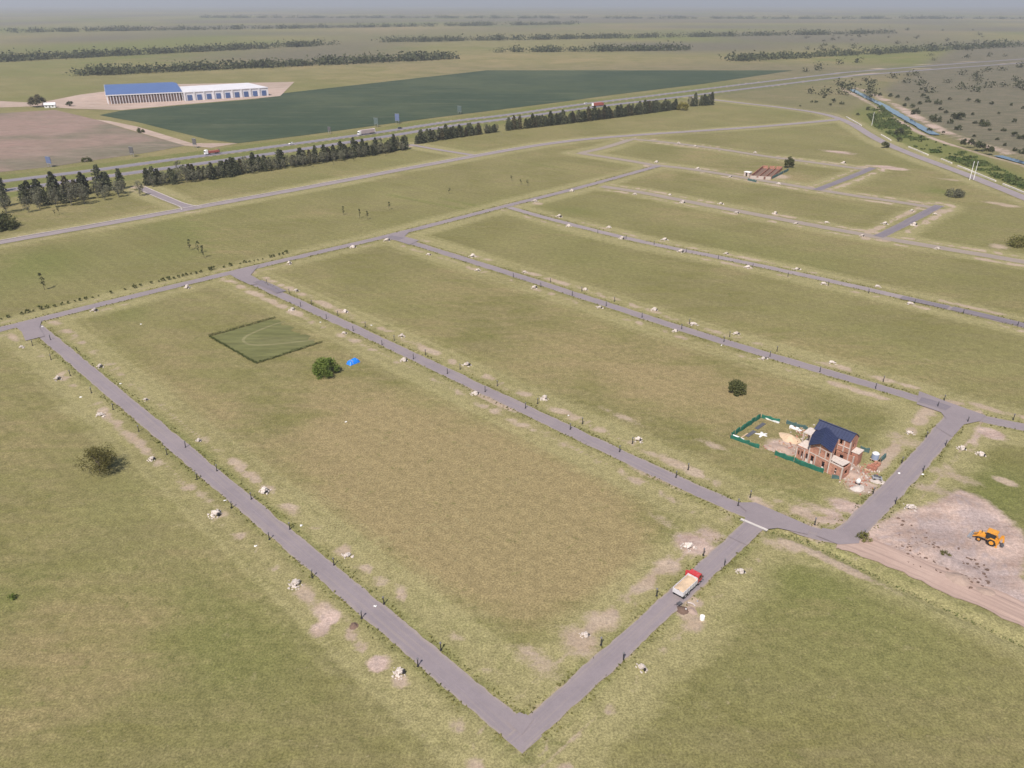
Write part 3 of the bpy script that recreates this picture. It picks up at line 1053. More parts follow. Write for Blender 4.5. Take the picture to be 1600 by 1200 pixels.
# mown lawn rectangle with a worn curved path
lp = [(96.2, -238.6), (96.6, -208.3), (120, -208.3), (120.4, -238.5)]
mb = MB()
lr = random.Random(4)
lp = lp[:2] + [(96.6 + (lp[2][0] - 96.6) * .97, -208.3)] + [(119.2 + lr.uniform(-1.3, 1.6), -208.6 - 30 * i / 26) for i in range(26)] + lp[3:]
mb.add([(*st2w(*p), 0.02) for p in lp], [tuple(range(len(lp)))])
me = mb.mesh('lawn', M['lawn'])
if me.polygons[0].normal.z < 0:
    me.flip_normals()
tag(link('lawn', me), 'mown green lawn rectangle inside low hedges', None, None, 'structure')
curve = [gp(*p) for p in ((446, 502), (425, 508), (400, 518), (385, 525), (379, 532), (386, 538), (405, 540), (440, 537), (475, 533), (492, 531))]
tag(strip('lawn_path', curve, 1.0, 0.028, M['lawn_path'], jit=.12, step=1.0), 'worn curved path crossing the mown lawn', None, None, 'structure')


# ------------------------------------------------------------------ vegetation
def leaf_quads(cen, size, rng, flat=0.25, aspect=0.7):
    """one small bent-free leaf spray (quad) at every centre, random attitude"""
    n = len(cen)
    a = rng.normal(size=(n, 3))
    a[:, 2] *= (1 - flat)
    a /= np.linalg.norm(a, axis=1, keepdims=True) + 1e-9
    b = rng.normal(size=(n, 3))
    b -= (b * a).sum(1, keepdims=True) * a
    b /= np.linalg.norm(b, axis=1, keepdims=True) + 1e-9
    sz = (size * rng.uniform(0.6, 1.4, (n, 1)))
    a = a * sz * 0.5
    b = b * sz * 0.5 * aspect
    V = np.stack([cen - a, cen - b * .9, cen + a, cen + b * .9], 1).reshape(-1, 3)
    F = np.arange(4 * n).reshape(n, 4)
    return V, F


def crown_conifer(rng, H, R, n, leaf):
    z = rng.uniform(0.06, 1.0, n) ** 1.15
    ang = rng.uniform(0, 2 * math.pi, n)
    lob = 0.75 + 0.25 * np.sin(ang * rng.integers(3, 6) + z * 22) + 0.15 * np.sin(z * 40)
    rad = R * np.minimum(1.0, (1 - z) ** 0.48 * 1.12 + 0.06) * lob * rng.uniform(0.45, 1.0, n) ** 0.5
    c = np.stack([np.cos(ang) * rad, np.sin(ang) * rad, z * H + rng.normal(0, .15, n)], 1)
    return leaf_quads(c, leaf, rng)


def crown_clumps(rng, H, R, z0, k, n, leaf, shape='oval', spread=0.35):
    cs = []
    while len(cs) < k:
        p = rng.uniform(-1, 1, 3)
        if np.linalg.norm(p) > 1:
            continue
        if shape == 'dome' and p[2] < -0.15:
            p[2] = -p[2] * 0.6
        cs.append(p)
    cs = np.array(cs)
    cs /= np.maximum(np.linalg.norm(cs, axis=1, keepdims=True), 0.55)
    mid = z0 + (H - z0) * (0.5 if shape == 'oval' else 0.22)
    hz = (H - z0) * (0.5 if shape == 'oval' else 0.78)
    cs = cs * np.array([R, R, hz]) * 0.78 + np.array([0, 0, mid])
    w = rng.uniform(.6, 1.4, k)
    pick = rng.choice(k, n, p=w / w.sum())
    off = rng.normal(size=(n, 3))
    off /= np.linalg.norm(off, axis=1, keepdims=True)
    off *= (rng.uniform(0, 1, (n, 1)) ** 0.45) * spread * R * rng.uniform(.7, 1.2, (k, 1))[pick]
    c = cs[pick] + off
    c[:, 2] = np.maximum(c[:, 2], 0.08)
    return leaf_quads(c, leaf, rng), cs


def trunk_mesh(name, rng, H, r, mat, limbs=(), lean=0.3):
    mb = MB()
    pts = [(rng.normal(0, lean) * i / 4, rng.normal(0, lean) * i / 4, H * i / 4) for i in range(5)]
    mb.tube(pts, [r * (1 - .19 * i) for i in range(5)], 6)
    for p in limbs:
        z = min(max(p[2] * rng.uniform(.3, .55), 0.2), H * .9)
        k = z / H * 4
        i0 = min(int(k), 3)
        a = Vector(pts[i0]).lerp(Vector(pts[i0 + 1]), k - i0)
        b = Vector(p)
        m = a.lerp(b, .5) + Vector((0, 0, .12 * (b - a).length))
        mb.tube([a, m, b], [r * .5, r * .33, r * .12], 5, caps=False)
    return mb.mesh(name, mat)


def make_proto(name, kind, seed):
    """returns (trunk mesh, crown mesh) in metres, base at the origin"""
    rng = np.random.default_rng(seed)
    if kind in ('conifer', 'conifer_brown'):
        V, F = crown_conifer(rng, 10.5, rng.uniform(2.5, 3.3), 820, 0.95)
        return trunk_mesh('trunk', rng, 8, .2, M['bark'], lean=.1), mesh_np('crown', V, F, M[kind])
    if kind == 'feathery':
        (V, F), cs = crown_clumps(rng, 10.5, 3.0, 1.0, 26, 560, 0.66, 'oval', .40)
        return trunk_mesh('trunk', rng, 8, .16, M['bark_pale'], cs[::3], .25), mesh_np('crown', V, F, M['feathery'])
    if kind == 'sapling':
        (V, F), cs = crown_clumps(rng, 5.0, .75, 1.0, 12, 160, 0.34, 'oval', .5)
        return trunk_mesh('trunk', rng, 4.6, .055, M['bark'], cs[::3], .12), mesh_np('crown', V, F, M['sapling'])
    if kind == 'scrub':
        (V, F), cs = crown_clumps(rng, 4.2, 3.0, .2, 18, 480, 0.75, 'dome', .4)
        return trunk_mesh('trunk', rng, 2.4, .16, M['bark'], cs[::3], .2), mesh_np('crown', V, F, M['scrub_leaf'])
    if kind == 'shrub':
        (V, F), cs = crown_clumps(rng, 1.15, .55, .05, 8, 110, 0.26, 'dome', .5)
        return trunk_mesh('trunk', rng, .7, .03, M['bark'], cs[::3], .05), mesh_np('crown', V, F, M['hedge'])


class Species:
    def __init__(self, name, kind, n, seed, names=('trunk', 'crown')):
        self.name = name
        self.p = [make_proto(name, kind, seed + i) for i in range(n)]
        self.k = 0
        self.r = random.Random(seed)
        self.names = names

    def plant(self, xy, scale, label, cat, group, z=0.0, squash=1.0):
        t, c = self.p[self.r.randrange(len(self.p))]
        e = empty(self.name, (xy[0], xy[1], z), self.r.uniform(0, 6.28), label, cat, group)
        e.scale = (scale, scale, scale * squash)
        link(self.names[0], t, e)
        link(self.names[1], c, e)
        return e


conifer = Species('conifer_tree', 'conifer', 6, 100)
conifer_b = Species('brown_conifer_tree', 'conifer_brown', 3, 140)
feather = Species('poplar_tree', 'feathery', 5, 180)
sapling = Species('young_tree', 'sapling', 4, 220)
scrub_t = Species('scrub_tree', 'scrub', 6, 260)
shrub = Species('shrub', 'shrub', 6, 300, ('stem', 'foliage'))

rr = random.Random(5)


def row_points(px, step, jit, skip=0.0):
    poly = [gp(*p) for p in px]
    pts = []
    carry = 0.0
    for (x0, y0), (x1, y1) in zip(poly[:-1], poly[1:]):
        l = math.hypot(x1 - x0, y1 - y0)
        d = carry
        while d < l:
            if rr.random() >= skip:
                pts.append((x0 + (x1 - x0) * d / l + rr.uniform(-jit, jit), y0 + (y1 - y0) * d / l + rr.uniform(-jit, jit)))
            d += step * rr.uniform(.8, 1.2)
        carry = d - l
    return pts


# windbreak along the highway: runs separated by gaps
RUNS = [
    ('farmhouse-side clump', [(36, 318), (90, 312), (140, 302), (192, 294)], 3.0, 1.4, 1.2, 'c'),
    ('farmhouse-side clump front rank', [(52, 324), (120, 314), (192, 302)], 3.6, 1.8, .95, 'm'),
    ('long windbreak run', [(229, 290), (300, 281), (400, 267), (500, 253), (600, 238), (634, 233)], 2.9, 1.0, 1.05, 'c'),
    ('long windbreak run front rank', [(236, 292), (320, 282), (400, 270), (500, 256), (630, 235)], 4.2, 1.6, .85, 'm'),
    ('short run between the windbreak gaps', [(651, 225), (700, 217), (778, 206)], 2.9, .8, .98, 'c'),
    ('far windbreak run', [(792, 204), (880, 194), (960, 184), (1058, 171)], 2.8, .7, 1.05, 'c'),
    ('last windbreak clump', [(1077, 166.5), (1112, 164)], 3.8, .6, 1.1, 'c'),
]
for title, px, step, jit, sc, mode in RUNS:
    pts = row_points(px, step, jit, 0.03)
    cnt = {'conifer': 0, 'brown': 0, 'poplar': 0}
    for p in pts:
        u = rr.random()
        if mode == 'm':
            kind = 'poplar' if u < .72 else 'conifer'
        else:
            kind = 'brown' if u < .16 else 'poplar' if u < (.36 if 'far' not in title else .18) else 'conifer'
        cnt[kind] += 1
        k = sc * rr.choice((rr.uniform(.65, .85), rr.uniform(.8, 1.0), rr.uniform(.9, 1.12)))
        sp = {'conifer': conifer, 'brown': conifer_b, 'poplar': feather}[kind]
        word = {'conifer': 'dark green conifer', 'brown': 'brownish conifer', 'poplar': 'pale grey-green poplar'}[kind]
        sp.plant(p, k, '%s %s from the farmhouse end of the %s' % (ordinal(cnt[kind]), word, title), 'tree', 'trees of the highway windbreak', squash=rr.uniform(.85, 1.1))

FRONT = [(10, 333, 1.0), (45, 332, .75), (62, 327, .7), (88, 324, .85), (112, 321, 1.15), (132, 319, 1.0), (164, 313, .55), (186, 308, .72), (219, 306, .75)]
for i, (x, y, k) in enumerate(FRONT):
    feather.plant(gp(x, y), k * 1.15, ('pale feathery tree standing alone by the gate road' if i == 8 else '%s pale feathery tree in front of the farmhouse-side windbreak clump' % ordinal(i + 1)), 'tree', 'loose trees in front of the windbreak')
for i, (x, y, k) in enumerate([(2, 300, 1.1), (10, 322, .9)]):
    conifer.plant(gp(x, y), k, '%s dark conifer beside the wide bush below the windbreak' % ordinal(i + 1), 'tree', 'loose trees in front of the windbreak')
SMALL = [(521, 257), (537, 253), (553, 252), (590, 244), (602, 243), (616, 240), (487, 261), (86, 337), (93, 335)]
for i, (x, y) in enumerate(SMALL):
    sapling.plant(gp(x, y), rr.uniform(.7, 1.05), '%s young tree planted in front of the windbreak' % ordinal(i + 1), 'tree', 'young trees by the windbreak')
YOUNG = [(70, 453, 1.5, 'tall young tree with a long shadow beside the shrub row'), (297, 391, 1.1, 'first of three young trees close together in the meadow'), (311, 396, 1.2, 'second of three young trees close together in the meadow'),
         (319, 403, 1.2, 'third of three young trees close together in the meadow'), (537, 336, 1.0, 'slim young tree in the middle of the meadow, furthest from the avenue gate'),
         (562, 341, 1.0, 'slim young tree beside another in the middle of the meadow'), (574, 343, 1.0, 'slim young tree with a dark foot in the middle of the meadow'),
         (608, 328, 1.0, 'slim young tree alone between the meadow pair and the wheel lines'), (702, 303, .9, 'slim young tree at the end of the meadow wheel lines'),
         (814, 288, .8, 'slim young tree of a pair near the far road bend'), (824, 290, .9, 'slim dark young tree of a pair near the far road bend'), (799, 282, .8, 'slim young tree standing before the pair near the far bend')]
for x, y, k, lb in YOUNG:
    sapling.plant(gp(x, y), k, lb, 'tree', 'young trees in the meadow')
# row of little shrubs along the long road
pts = row_points([(-60, 513), (0, 499.5), (75, 481.5), (160, 462), (240, 442.5), (330, 422), (400, 408), (452, 395)], 2.1, .3, .1)
for i, p in enumerate(pts):
    shrub.plant(p, rr.choice((rr.uniform(.6, .9), rr.uniform(.9, 1.2), rr.uniform(1.1, 1.6))), '%s small shrub from the near end of the roadside shrub row' % ordinal(i + 1), 'shrub', 'shrub row along the long road')

# meadow trees and bushes seen singly
def big_bush(name, xy, H, R, n, leaf, mat, seed, label, cat, k=34, z0=.15, shape='dome', spread=.36, trunk_h=None, tr=.14, bark='bark'):
    rng = np.random.default_rng(seed)
    (V, F), cs = crown_clumps(rng, H, R, z0, k, n, leaf, shape, spread)
    e = empty(name, (xy[0], xy[1], 0), 0, label, cat)
    link('crown', mesh_np('crown', V, F, M[mat]), e)
    link('trunk', trunk_mesh('trunk', rng, trunk_h or H * .6, tr, M[bark], cs[::2], H * .03), e)
    return e


big_bush('round_bush', gp(510, 585), 5.6, 4.0, 5200, .42, 'bush', 7, 'dense round green bush standing beside the blue tarp pile', 'bush', k=46, spread=.30)
big_bush('round_bush', gp(1150, 613), 3.8, 3.0, 3600, .36, 'bush_dark', 8, 'dark rounded bush behind the green-fenced building site', 'bush', k=36, spread=.32)
big_bush('bare_tree', gp(157, 737), 5.4, 4.7, 3300, .34, 'olive_leaf', 9, 'thin brown half-bare tree with a dark shadow beside the road', 'tree', k=46, z0=1.1, shape='oval', spread=.34, trunk_h=3.6, tr=.18)
big_bush('wide_bush', gp(0, 357), 7.5, 8.5, 3600, .9, 'bush_dark', 10, 'wide dark bush at the edge below the farmhouse-side windbreak clump', 'bush', k=36)
big_bush('yellow_tree', gp(1067, 172), 8.0, 6.2, 1400, 1.1, 'yellow_leaf', 11, 'yellowish round tree in the gap near the end of the windbreak', 'tree', k=24, z0=.6)
big_bush('dark_tree', gp(1232, 262), 7.5, 3.6, 1500, .7, 'bush_dark', 12, 'dark tree behind the roofless brick building', 'tree', k=24, z0=.8)
big_bush('road_bush', gp(1382, 231), 5.0, 3.2, 900, .7, 'bush_dark', 13, 'small dark bush at the edge of the perimeter road', 'bush', k=18)
big_bush('pale_bush', gp(1491, 307), 4.0, 5.0, 1300, .7, 'feathery', 14, 'pale flowering bush in the green hollow by the perimeter road', 'bush', k=22)
big_bush('pale_bush', gp(1592, 384), 3.8, 5.6, 1300, .7, 'weed', 15, 'spreading yellow-green bush at the end of the far plots', 'bush', k=26)
big_bush('low_bush', gp(20, 935), .9, .9, 380, .2, 'bush', 16, 'tiny dark green bush alone in the dry field', 'bush', k=10, tr=.04)
big_bush('low_bush', gp(1350, 843), 1.6, 1.6, 700, .26, 'weed', 17, 'yellow-green weedy bush at the corner of the dirt track', 'bush', k=14, tr=.05)
big_bush('low_bush', gp(1476, 868), .9, 1.1, 420, .2, 'weed', 18, 'green tuft growing on the bare earth below the digger', 'bush', k=10, tr=.04)

# scrub trees around the stream
SCR = [(1357, 172, .9), (1340, 180, .6), (1405, 210, 1.25), (1404, 221, .8), (1290, 150, .6), (1275, 161, .7), (1302, 160, .9), (1315, 163, .8), (1297, 165, .6), (1268, 160, .5), (1250, 166, .4), (1287, 153, .6),
       (1430, 178, 1.3), (1425, 168, .9), (1413, 166, .8), (1450, 160, 1.0), (1448, 156, .9), (1465, 163, 1.2), (1442, 152, 1.0), (1462, 190, 1.4), (1456, 187, 1.0), (1484, 193, .9), (1490, 183, .9), (1500, 187, 1.4), (1494, 186, 1.0),
       (1497, 203, 1.0), (1538, 197, 1.5), (1534, 194, .9), (1523, 193, .7), (1568, 205, .7), (1584, 191, .8), (1584, 213, 1.0), (1596, 217, 1.0), (1527, 160, 1.0), (1513, 158, .9), (1484, 156, .7), (1549, 163, .8), (1520, 180, .6),
       (1478, 177, .7), (1505, 226, .9), (1517, 227, 1.0), (1530, 232, 1.3), (1532, 231, 1.0), (1545, 237, 1.0), (1548, 238, .9), (1452, 205, .8), (1597, 240, 1.0), (1508, 221, .5), (1522, 214, .5), (1570, 228, .5), (1417, 157, .9), (1402, 153, .8),
       (1391, 151, 1.0), (1375, 150, .8), (1360, 152, .7), (1580, 165, .6), (1598, 170, .7), (1560, 178, .5), (1585, 236, .6), (1470, 172, .8), (1437, 163, .9), (1558, 219, .5), (1546, 204, .5), (1474, 208, .5), (1415, 192, .5)]
for i, (x, y, k) in enumerate(SCR):
    side = 'between the perimeter road and the stream' if (x < 1345 or (x in (1357, 1405, 1404))) else 'on the scrubland across the stream'
    scrub_t.plant(gp(x, y), k * 1.05, '%s dark scrub tree %s, counted from the road' % (ordinal(i + 1), side), 'tree', 'scrub trees around the stream', squash=rr.uniform(.8, 1.1))
# scrub on beyond, and far tree belts up to the horizon, read as one mass
def mass(name, label, spots, mat, seed, n_each, leaf, h, r):
    rng = np.random.default_rng(seed)
    VV, FF, b = [], [], 0
    for (x, y, k) in spots:
        c = rng.normal(size=(n_each, 3)) * np.array([r * k * .5, r * k * .5, h * k * .3]) + np.array([x, y, h * k * .45])
        c[:, 2] = np.maximum(c[:, 2], .1)
        V, F = leaf_quads(c, leaf * k, rng)
        VV.append(V)
        FF.append(F + b)
        b += len(V)
    o = link(name, mesh_np(name, np.concatenate(VV), np.concatenate(FF), M[mat]))
    return tag(o, label, None, None, 'stuff')


spots = []
for i in range(150):
    x, y = gp(rr.uniform(1250, 1680), rr.uniform(45, 149))
    spots.append((x, y, rr.uniform(.7, 1.6)))
spots = [q_ for q_ in spots if min(seg_dist(np.array([q_[0]]), np.array([q_[1]]), ROADS[h_][0])[0] for h_ in ('highway_far_carriageway', 'highway_near_carriageway', 'perimeter_road')) > 45]
mass('far_scrub', 'distant scrub trees across the plain', spots, 'scrub_leaf', 21, 60, 2.0, 6, 6)
spots = []
for (a, b, n) in (((120, 118), (700, 92), 60), ((0, 96), (520, 70), 60), ((600, 66), (1400, 52), 80), ((1150, 95), (1600, 72), 40), ((-60, 52), (900, 38), 90), ((300, 28), (1650, 30), 120), ((780, 82), (1080, 78), 30)):
    for i in range(n * 2):
        f = rr.random()
        x, y = gp(a[0] + (b[0] - a[0]) * f, a[1] + (b[1] - a[1]) * f)
        d = math.hypot(x, y)
        spots.append((x + rr.uniform(-.01, .01) * d, y + rr.uniform(-.006, .006) * d, rr.uniform(.7, 1.4) * (1 + d / 8000)))
spots = [q_ for q_ in spots if min(seg_dist(np.array([q_[0]]), np.array([q_[1]]), ROADS[h_][0])[0] for h_ in ('highway_far_carriageway', 'highway_near_carriageway')) > 60]
mass('far_woodland', 'distant belts of trees towards the horizon', spots, 'scrub_leaf', 22, 70, 3.2, 8, 16)

# wet strip of reeds along the stream
rng = np.random.default_rng(31)
wet_poly = P_((1352, 176), (1378, 165), (1400, 187), (1445, 216), (1520, 243), (1600, 283), (1700, 322), (1700, 338), (1600, 297), (1500, 256), (1420, 227), (1366, 198))
xs_ = [p[0] for p in wet_poly]
ys_ = [p[1] for p in wet_poly]
X = rng.uniform(min(xs_), max(xs_), 60000)
Y = rng.uniform(min(ys_), max(ys_), 60000)
ok = in_poly(X, Y, wet_poly) & (vnoise(X, Y, 24, 44) * .6 + vnoise(X, Y, 5, 45) * .4 > .46)
X, Y = X[ok][:9000], Y[ok][:9000]
V, F = leaf_quads(np.stack([X, Y, rng.uniform(.2, .9, len(X))], 1), 1.7, rng, flat=.0)
tag(link('reeds', mesh_np('reeds', V, F, M['reed'])), 'dark green reeds filling the wet strip beside the stream', None, None, 'stuff')
# weeds: rims of the roads and the ditch
rng = np.random.default_rng(32)
cx, cy = [], []
for name in ('bare_tree_road', 'blue_tarp_road', 'house_rear_road', 'dump_truck_road', 'house_side_road', 'shrub_row_road', 'second_rear_road'):
    poly, w, mk = ROADS[name]
    q = np.array(resample(poly, 1.0))
    for rep in range(5):
        j = rng.integers(0, len(q) - 1, len(q))
        d = q[j + 1] - q[j]
        d /= np.linalg.norm(d, axis=1, keepdims=True) + 1e-9
        side = rng.choice([-1, 1], len(q))
        off = (w / 2 + np.abs(rng.normal(0.45, .5, len(q)))) * side
        cx.append(q[j, 0] - d[:, 1] * off + rng.normal(0, .2, len(q)))
        cy.append(q[j, 1] + d[:, 0] * off)
q = np.array(resample(DITCH, .2))
dx_ = np.concatenate([q[:, 0] + rng.normal(0, .4, len(q)) for _ in range(3)])
dy_ = np.concatenate([q[:, 1] + rng.normal(0, .4, len(q)) for _ in range(3)])
V, F = leaf_quads(np.stack([dx_, dy_, rng.uniform(-.72, -.3, len(dx_))], 1), .34, rng, flat=.1)
tag(link('ditch_grass', mesh_np('ditch_grass', V, F, M['reed'])), 'deep green grass growing in the ditch beside the dirt track', None, None, 'stuff')
X, Y = np.concatenate(cx), np.concatenate(cy)
keep = (vnoise(X, Y, 6, 61) > .30)
for name, (poly, w, mk) in ROADS.items():
    if not name.startswith('highway'):
        keep &= seg_dist(X, Y, poly) > w / 2 - .12
for fp in FILLETS:
    keep &= ~in_poly(X, Y, fp)
X, Y = X[keep], Y[keep]
V, F = leaf_quads(np.stack([X, Y, rng.uniform(.05, .28, len(X))], 1), .5, rng, flat=.1)
tag(link('verge_weeds', mesh_np('verge_weeds', V, F, M['weed'])), 'rough green weeds along the road edges', None, None, 'stuff')


# hedges round the lawn
def hedge(p0, p1, seed, label):
    rng = np.random.default_rng(seed)
    (x0, y0), (x1, y1) = st2w(*p0), st2w(*p1)
    l = math.hypot(x1 - x0, y1 - y0)
    n = int(l * 60)
    f = rng.uniform(0, 1, n)
    wob = np.sin(f * l * 2.1) * .12 + np.sin(f * l * .7) * .1
    h = .42 + .28 * vnoise(f * l, f * 0, 1.3, seed)
    c = np.stack([f * l, rng.normal(0, .2, n) + wob, np.abs(rng.uniform(0, 1, n)) * h * 1.25 + .03], 1)
    V, F = leaf_quads(c, .23, rng)
    e = empty('hedge', (x0, y0, 0), math.atan2(y1 - y0, x1 - x0), label, 'hedge', 'hedges around the lawn')
    link('foliage', mesh_np('foliage', V, F, M['hedge']), e)
    mb = MB()
    for i in range(int(l / 1.2)):
        mb.tube([(i * 1.2, 0, 0), (i * 1.2 + .05, .03, .5)], [.03, .015], 5)
    tag(mb.build('stem', M['bark'], e), kind='stuff')
    return e


hedge((96.2, -238.8), (96.6, -208.2), 51, 'low hedge along the long side of the lawn facing the bare tree road')
hedge((96.2, -238.9), (120.6, -238.7), 52, 'low hedge along the lawn end nearest the shrub row')
hedge((96.6, -208.0), (120.2, -208.1), 53, 'low hedge along the lawn end facing the round bush')


# ------------------------------------------------------------------ rubble heaps and roadside posts
def rock(mb, c, r, rng, squash=.7):
    import bmesh
    bm = bmesh.new()
    bmesh.ops.create_icosphere(bm, subdivisions=1, radius=1.0)
    q = rng.normal(0, .22, (len(bm.verts), 3))
    ang = rng.uniform(0, 6.28)
    ca, sa = math.cos(ang), math.sin(ang)
    sx = rng.uniform(.75, 1.3)
    vs = []
    for i, v in enumerate(bm.verts):
        x, y, z = v.co.x * sx + q[i][0], v.co.y / sx + q[i][1], v.co.z * squash + q[i][2]
        vs.append((c[0] + (x * ca - y * sa) * r, c[1] + (x * sa + y * ca) * r, c[2] + z * r))
    fs = [tuple(v.index for v in f.verts) for f in bm.faces]
    bm.free()
    mb.add(vs, fs)


def heap_proto(seed):
    rng = np.random.default_rng(seed)
    a = MB()
    for i in range(15):
        d = abs(rng.normal(0, .75))
        an = rng.uniform(0, 6.28)
        r = rng.uniform(.28, .58) * (1.15 - min(d, 1.4) * .35)
        rock(a, (d * math.cos(an) * 1.15, d * math.sin(an) * .8, max(.12, .75 - d * .55) * rng.uniform(.55, 1.1)), r, rng)
    b = MB()
    for i in range(12):
        d = rng.uniform(1.0, 1.9)
        an = rng.uniform(0, 6.28)
        rock(b, (d * math.cos(an), d * math.sin(an) * .8, .06), rng.uniform(.1, .24), rng, .5)
    k = MB()
    k.box((.75, .35, .34), (.42, .4, .68), .3)  # black block added to stand in for the dark gap beside the lumps
    return a.mesh('lump_pile', M['rubble']), b.mesh('loose_stones', M['rubble']), k.mesh('dark_gap_block', M['black'])


HP = [heap_proto(400 + i) for i in range(7)]
HEAPS = {
    ('bare tree road', 'bare-tree side'): [(34, 543), (91, 592), (157, 649), (238, 718), (338, 804), (463, 913), (625, 1052)],
    ('bare tree road', 'lawn side'): [(157, 573), (228, 625), (311, 689), (414, 769), (543, 869)],
    ('dump truck road', 'lawn side'): [(915, 993), (1075, 855)],
    ('dump truck road', 'digger side'): [(1158, 894), (1003, 1045)],
    ('blue tarp road', 'far side'): [(463, 455), (540, 488), (628, 526), (730, 571), (851, 623), (997, 688)],
    ('blue tarp road', 'tarp side'): [(457, 484), (538, 521), (632, 564), (743, 616)],
    ('road behind the unfinished house', 'far side'): [(738, 401), (820, 426), (915, 453), (1023, 485), (1083, 507), (1151, 522), (1300, 567)],
    ('road behind the unfinished house', 'house side'): [(670, 398), (747, 423), (835, 450), (937, 481), (1055, 518), (1193, 561)],
    ('second road behind the unfinished house', 'far side'): [(874, 339), (952, 356), (1038, 375), (1135, 397), (1245, 421), (1371, 448)],
    ('second road behind the unfinished house', 'house side'): [(889, 354), (972, 373), (1064, 394), (1168, 418), (1287, 444), (1422, 475)],
    ('third road behind the unfinished house', 'far side'): [(1047, 305), (1126, 319), (1211, 334), (1291, 348)],
    ('third road behind the unfinished house', 'house side'): [(992, 304), (1067, 317), (1151, 333), (1244, 350), (1347, 369), (1465, 389)],
    ('dark link road', 'far side'): [(1382, 350), (1424, 330)],
    ('dark link road', 'house side'): [(1428, 352), (1461, 335)],
    ('shrub row road', 'plot side'): [(148, 486), (293, 450), (452, 412), (552, 387), (605, 376), (836, 315), (894, 299)],
    ('roofless building road', 'far side'): [(1026, 254), (1090, 264), (1141, 277), (1217, 288)],
    ('far road beyond the roofless building', 'near side'): [(1060, 224), (1087, 229), (1180, 239), (1318, 255)],
    ('house side road', 'digger side'): [(1503, 702), (1423, 794), (1533, 711)],
    ('house side road', 'house side'): [(1421, 677)],
}
hr = random.Random(77)
for (rd, side), pts in HEAPS.items():
    for i, (x, y) in enumerate(pts):
        a, b, k = HP[hr.randrange(7)]
        wx, wy = gp(x, y)
        sc = hr.choice((hr.uniform(.65, .8), hr.uniform(.78, 1.0), hr.uniform(.85, 1.1))) * (1.0 if y > 400 else 1.15)
        lb = '%s pale rubble heap on the %s of the %s' % (ordinal(i + 1) if len(pts) > 1 else 'single', side, rd)
        e = empty('rubble_heap', (wx, wy, 0), hr.uniform(-.5, .5) + math.radians(-45), lb, 'rubble heap', 'pale rubble heaps along the plot roads')
        e.scale = (sc, sc, sc * hr.uniform(.85, 1.2))
        link('lump_pile', a, e)
        tag(link('loose_stones', b, e), kind='stuff')
        if hr.random() < .6:
            link('dark_gap_block', k, e)

pm = MB().tube([(0, 0, 0), (0, 0, 1.55)], [.11, .09], 8).mesh('pole', M['post'])
pc = MB().tube([(0, 0, 1.55), (0, 0, 1.62), (0, 0, 1.80), (0, 0, 1.86)], [.17, .19, .17, .05], 8).mesh('cap', M['post_cap'])
pf = MB().tube([(0, 0, 0), (0, 0, .10)], [.24, .22], 8).mesh('footing', M['post'])
POSTS = {
    ('bare tree road', 'bare-tree side'): [(51, 540), (80, 562), (110, 587), (143, 614), (177, 640), (217, 674), (261, 710), (308, 749), (362, 794), (421, 843), (488, 902), (565, 966), (653, 1041)],
    ('bare tree road', 'lawn side'): [(79, 531), (290, 699), (339, 736), (393, 780), (453, 827), (522, 883), (600, 944), (689, 1016)],
    ('blue tarp road', 'tarp side'): [(470, 479), (510, 498), (552, 517), (597, 539), (646, 561), (699, 584), (758, 612), (821, 638), (891, 671), (968, 706), (1056, 746), (1153, 790)],
    ('blue tarp road', 'far side'): [(417, 443), (452, 458), (487, 476), (528, 493), (571, 511), (616, 532), (665, 554), (719, 577), (777, 603), (840, 631), (910, 662), (988, 693), (1075, 734), (1172, 777)],
    ('road behind the unfinished house', 'house side'): [(802, 433), (845, 448), (894, 462), (947, 478), (1003, 496), (1065, 514), (1131, 534), (1203, 557), (1281, 581), (1368, 607), (1465, 636)],
    ('road behind the unfinished house', 'far side'): [(860, 441), (909, 455), (960, 471), (1077, 506), (1140, 526), (1214, 549), (1380, 596), (1475, 626)],
    ('second road behind the unfinished house', 'house side'): [(934, 364), (978, 373), (1022, 382), (1072, 394), (1122, 405), (1176, 418), (1231, 432), (1294, 446), (1357, 458), (1429, 474), (1505, 490), (1590, 509)],
    ('dump truck road', 'lawn side'): [(1099, 868), (1026, 931), (939, 1008)],
    ('dump truck road', 'digger side'): [(1132, 884), (974, 1032)],
    ('house side road', 'house side'): [(1273, 820), (1364, 772), (1409, 724), (1447, 684)],
    ('house side road', 'digger side'): [(1350, 838), (1399, 787), (1442, 737), (1477, 697), (1512, 660), (1583, 656)],
}
for (rd, side), pts in POSTS.items():
    for i, (x, y) in enumerate(pts):
        wx, wy = gp(x, y)
        e = empty('roadside_post', (wx, wy, 0), hr.uniform(0, 6), '%s slim dark post on the %s of the %s' % (ordinal(i + 1), side, rd), 'post', 'slim dark posts along the plot roads')
        e.rotation_euler = (hr.uniform(-.03, .03), hr.uniform(-.03, .03), 0)
        link('pole', pm, e)
        link('cap', pc, e)
        link('footing', pf, e)

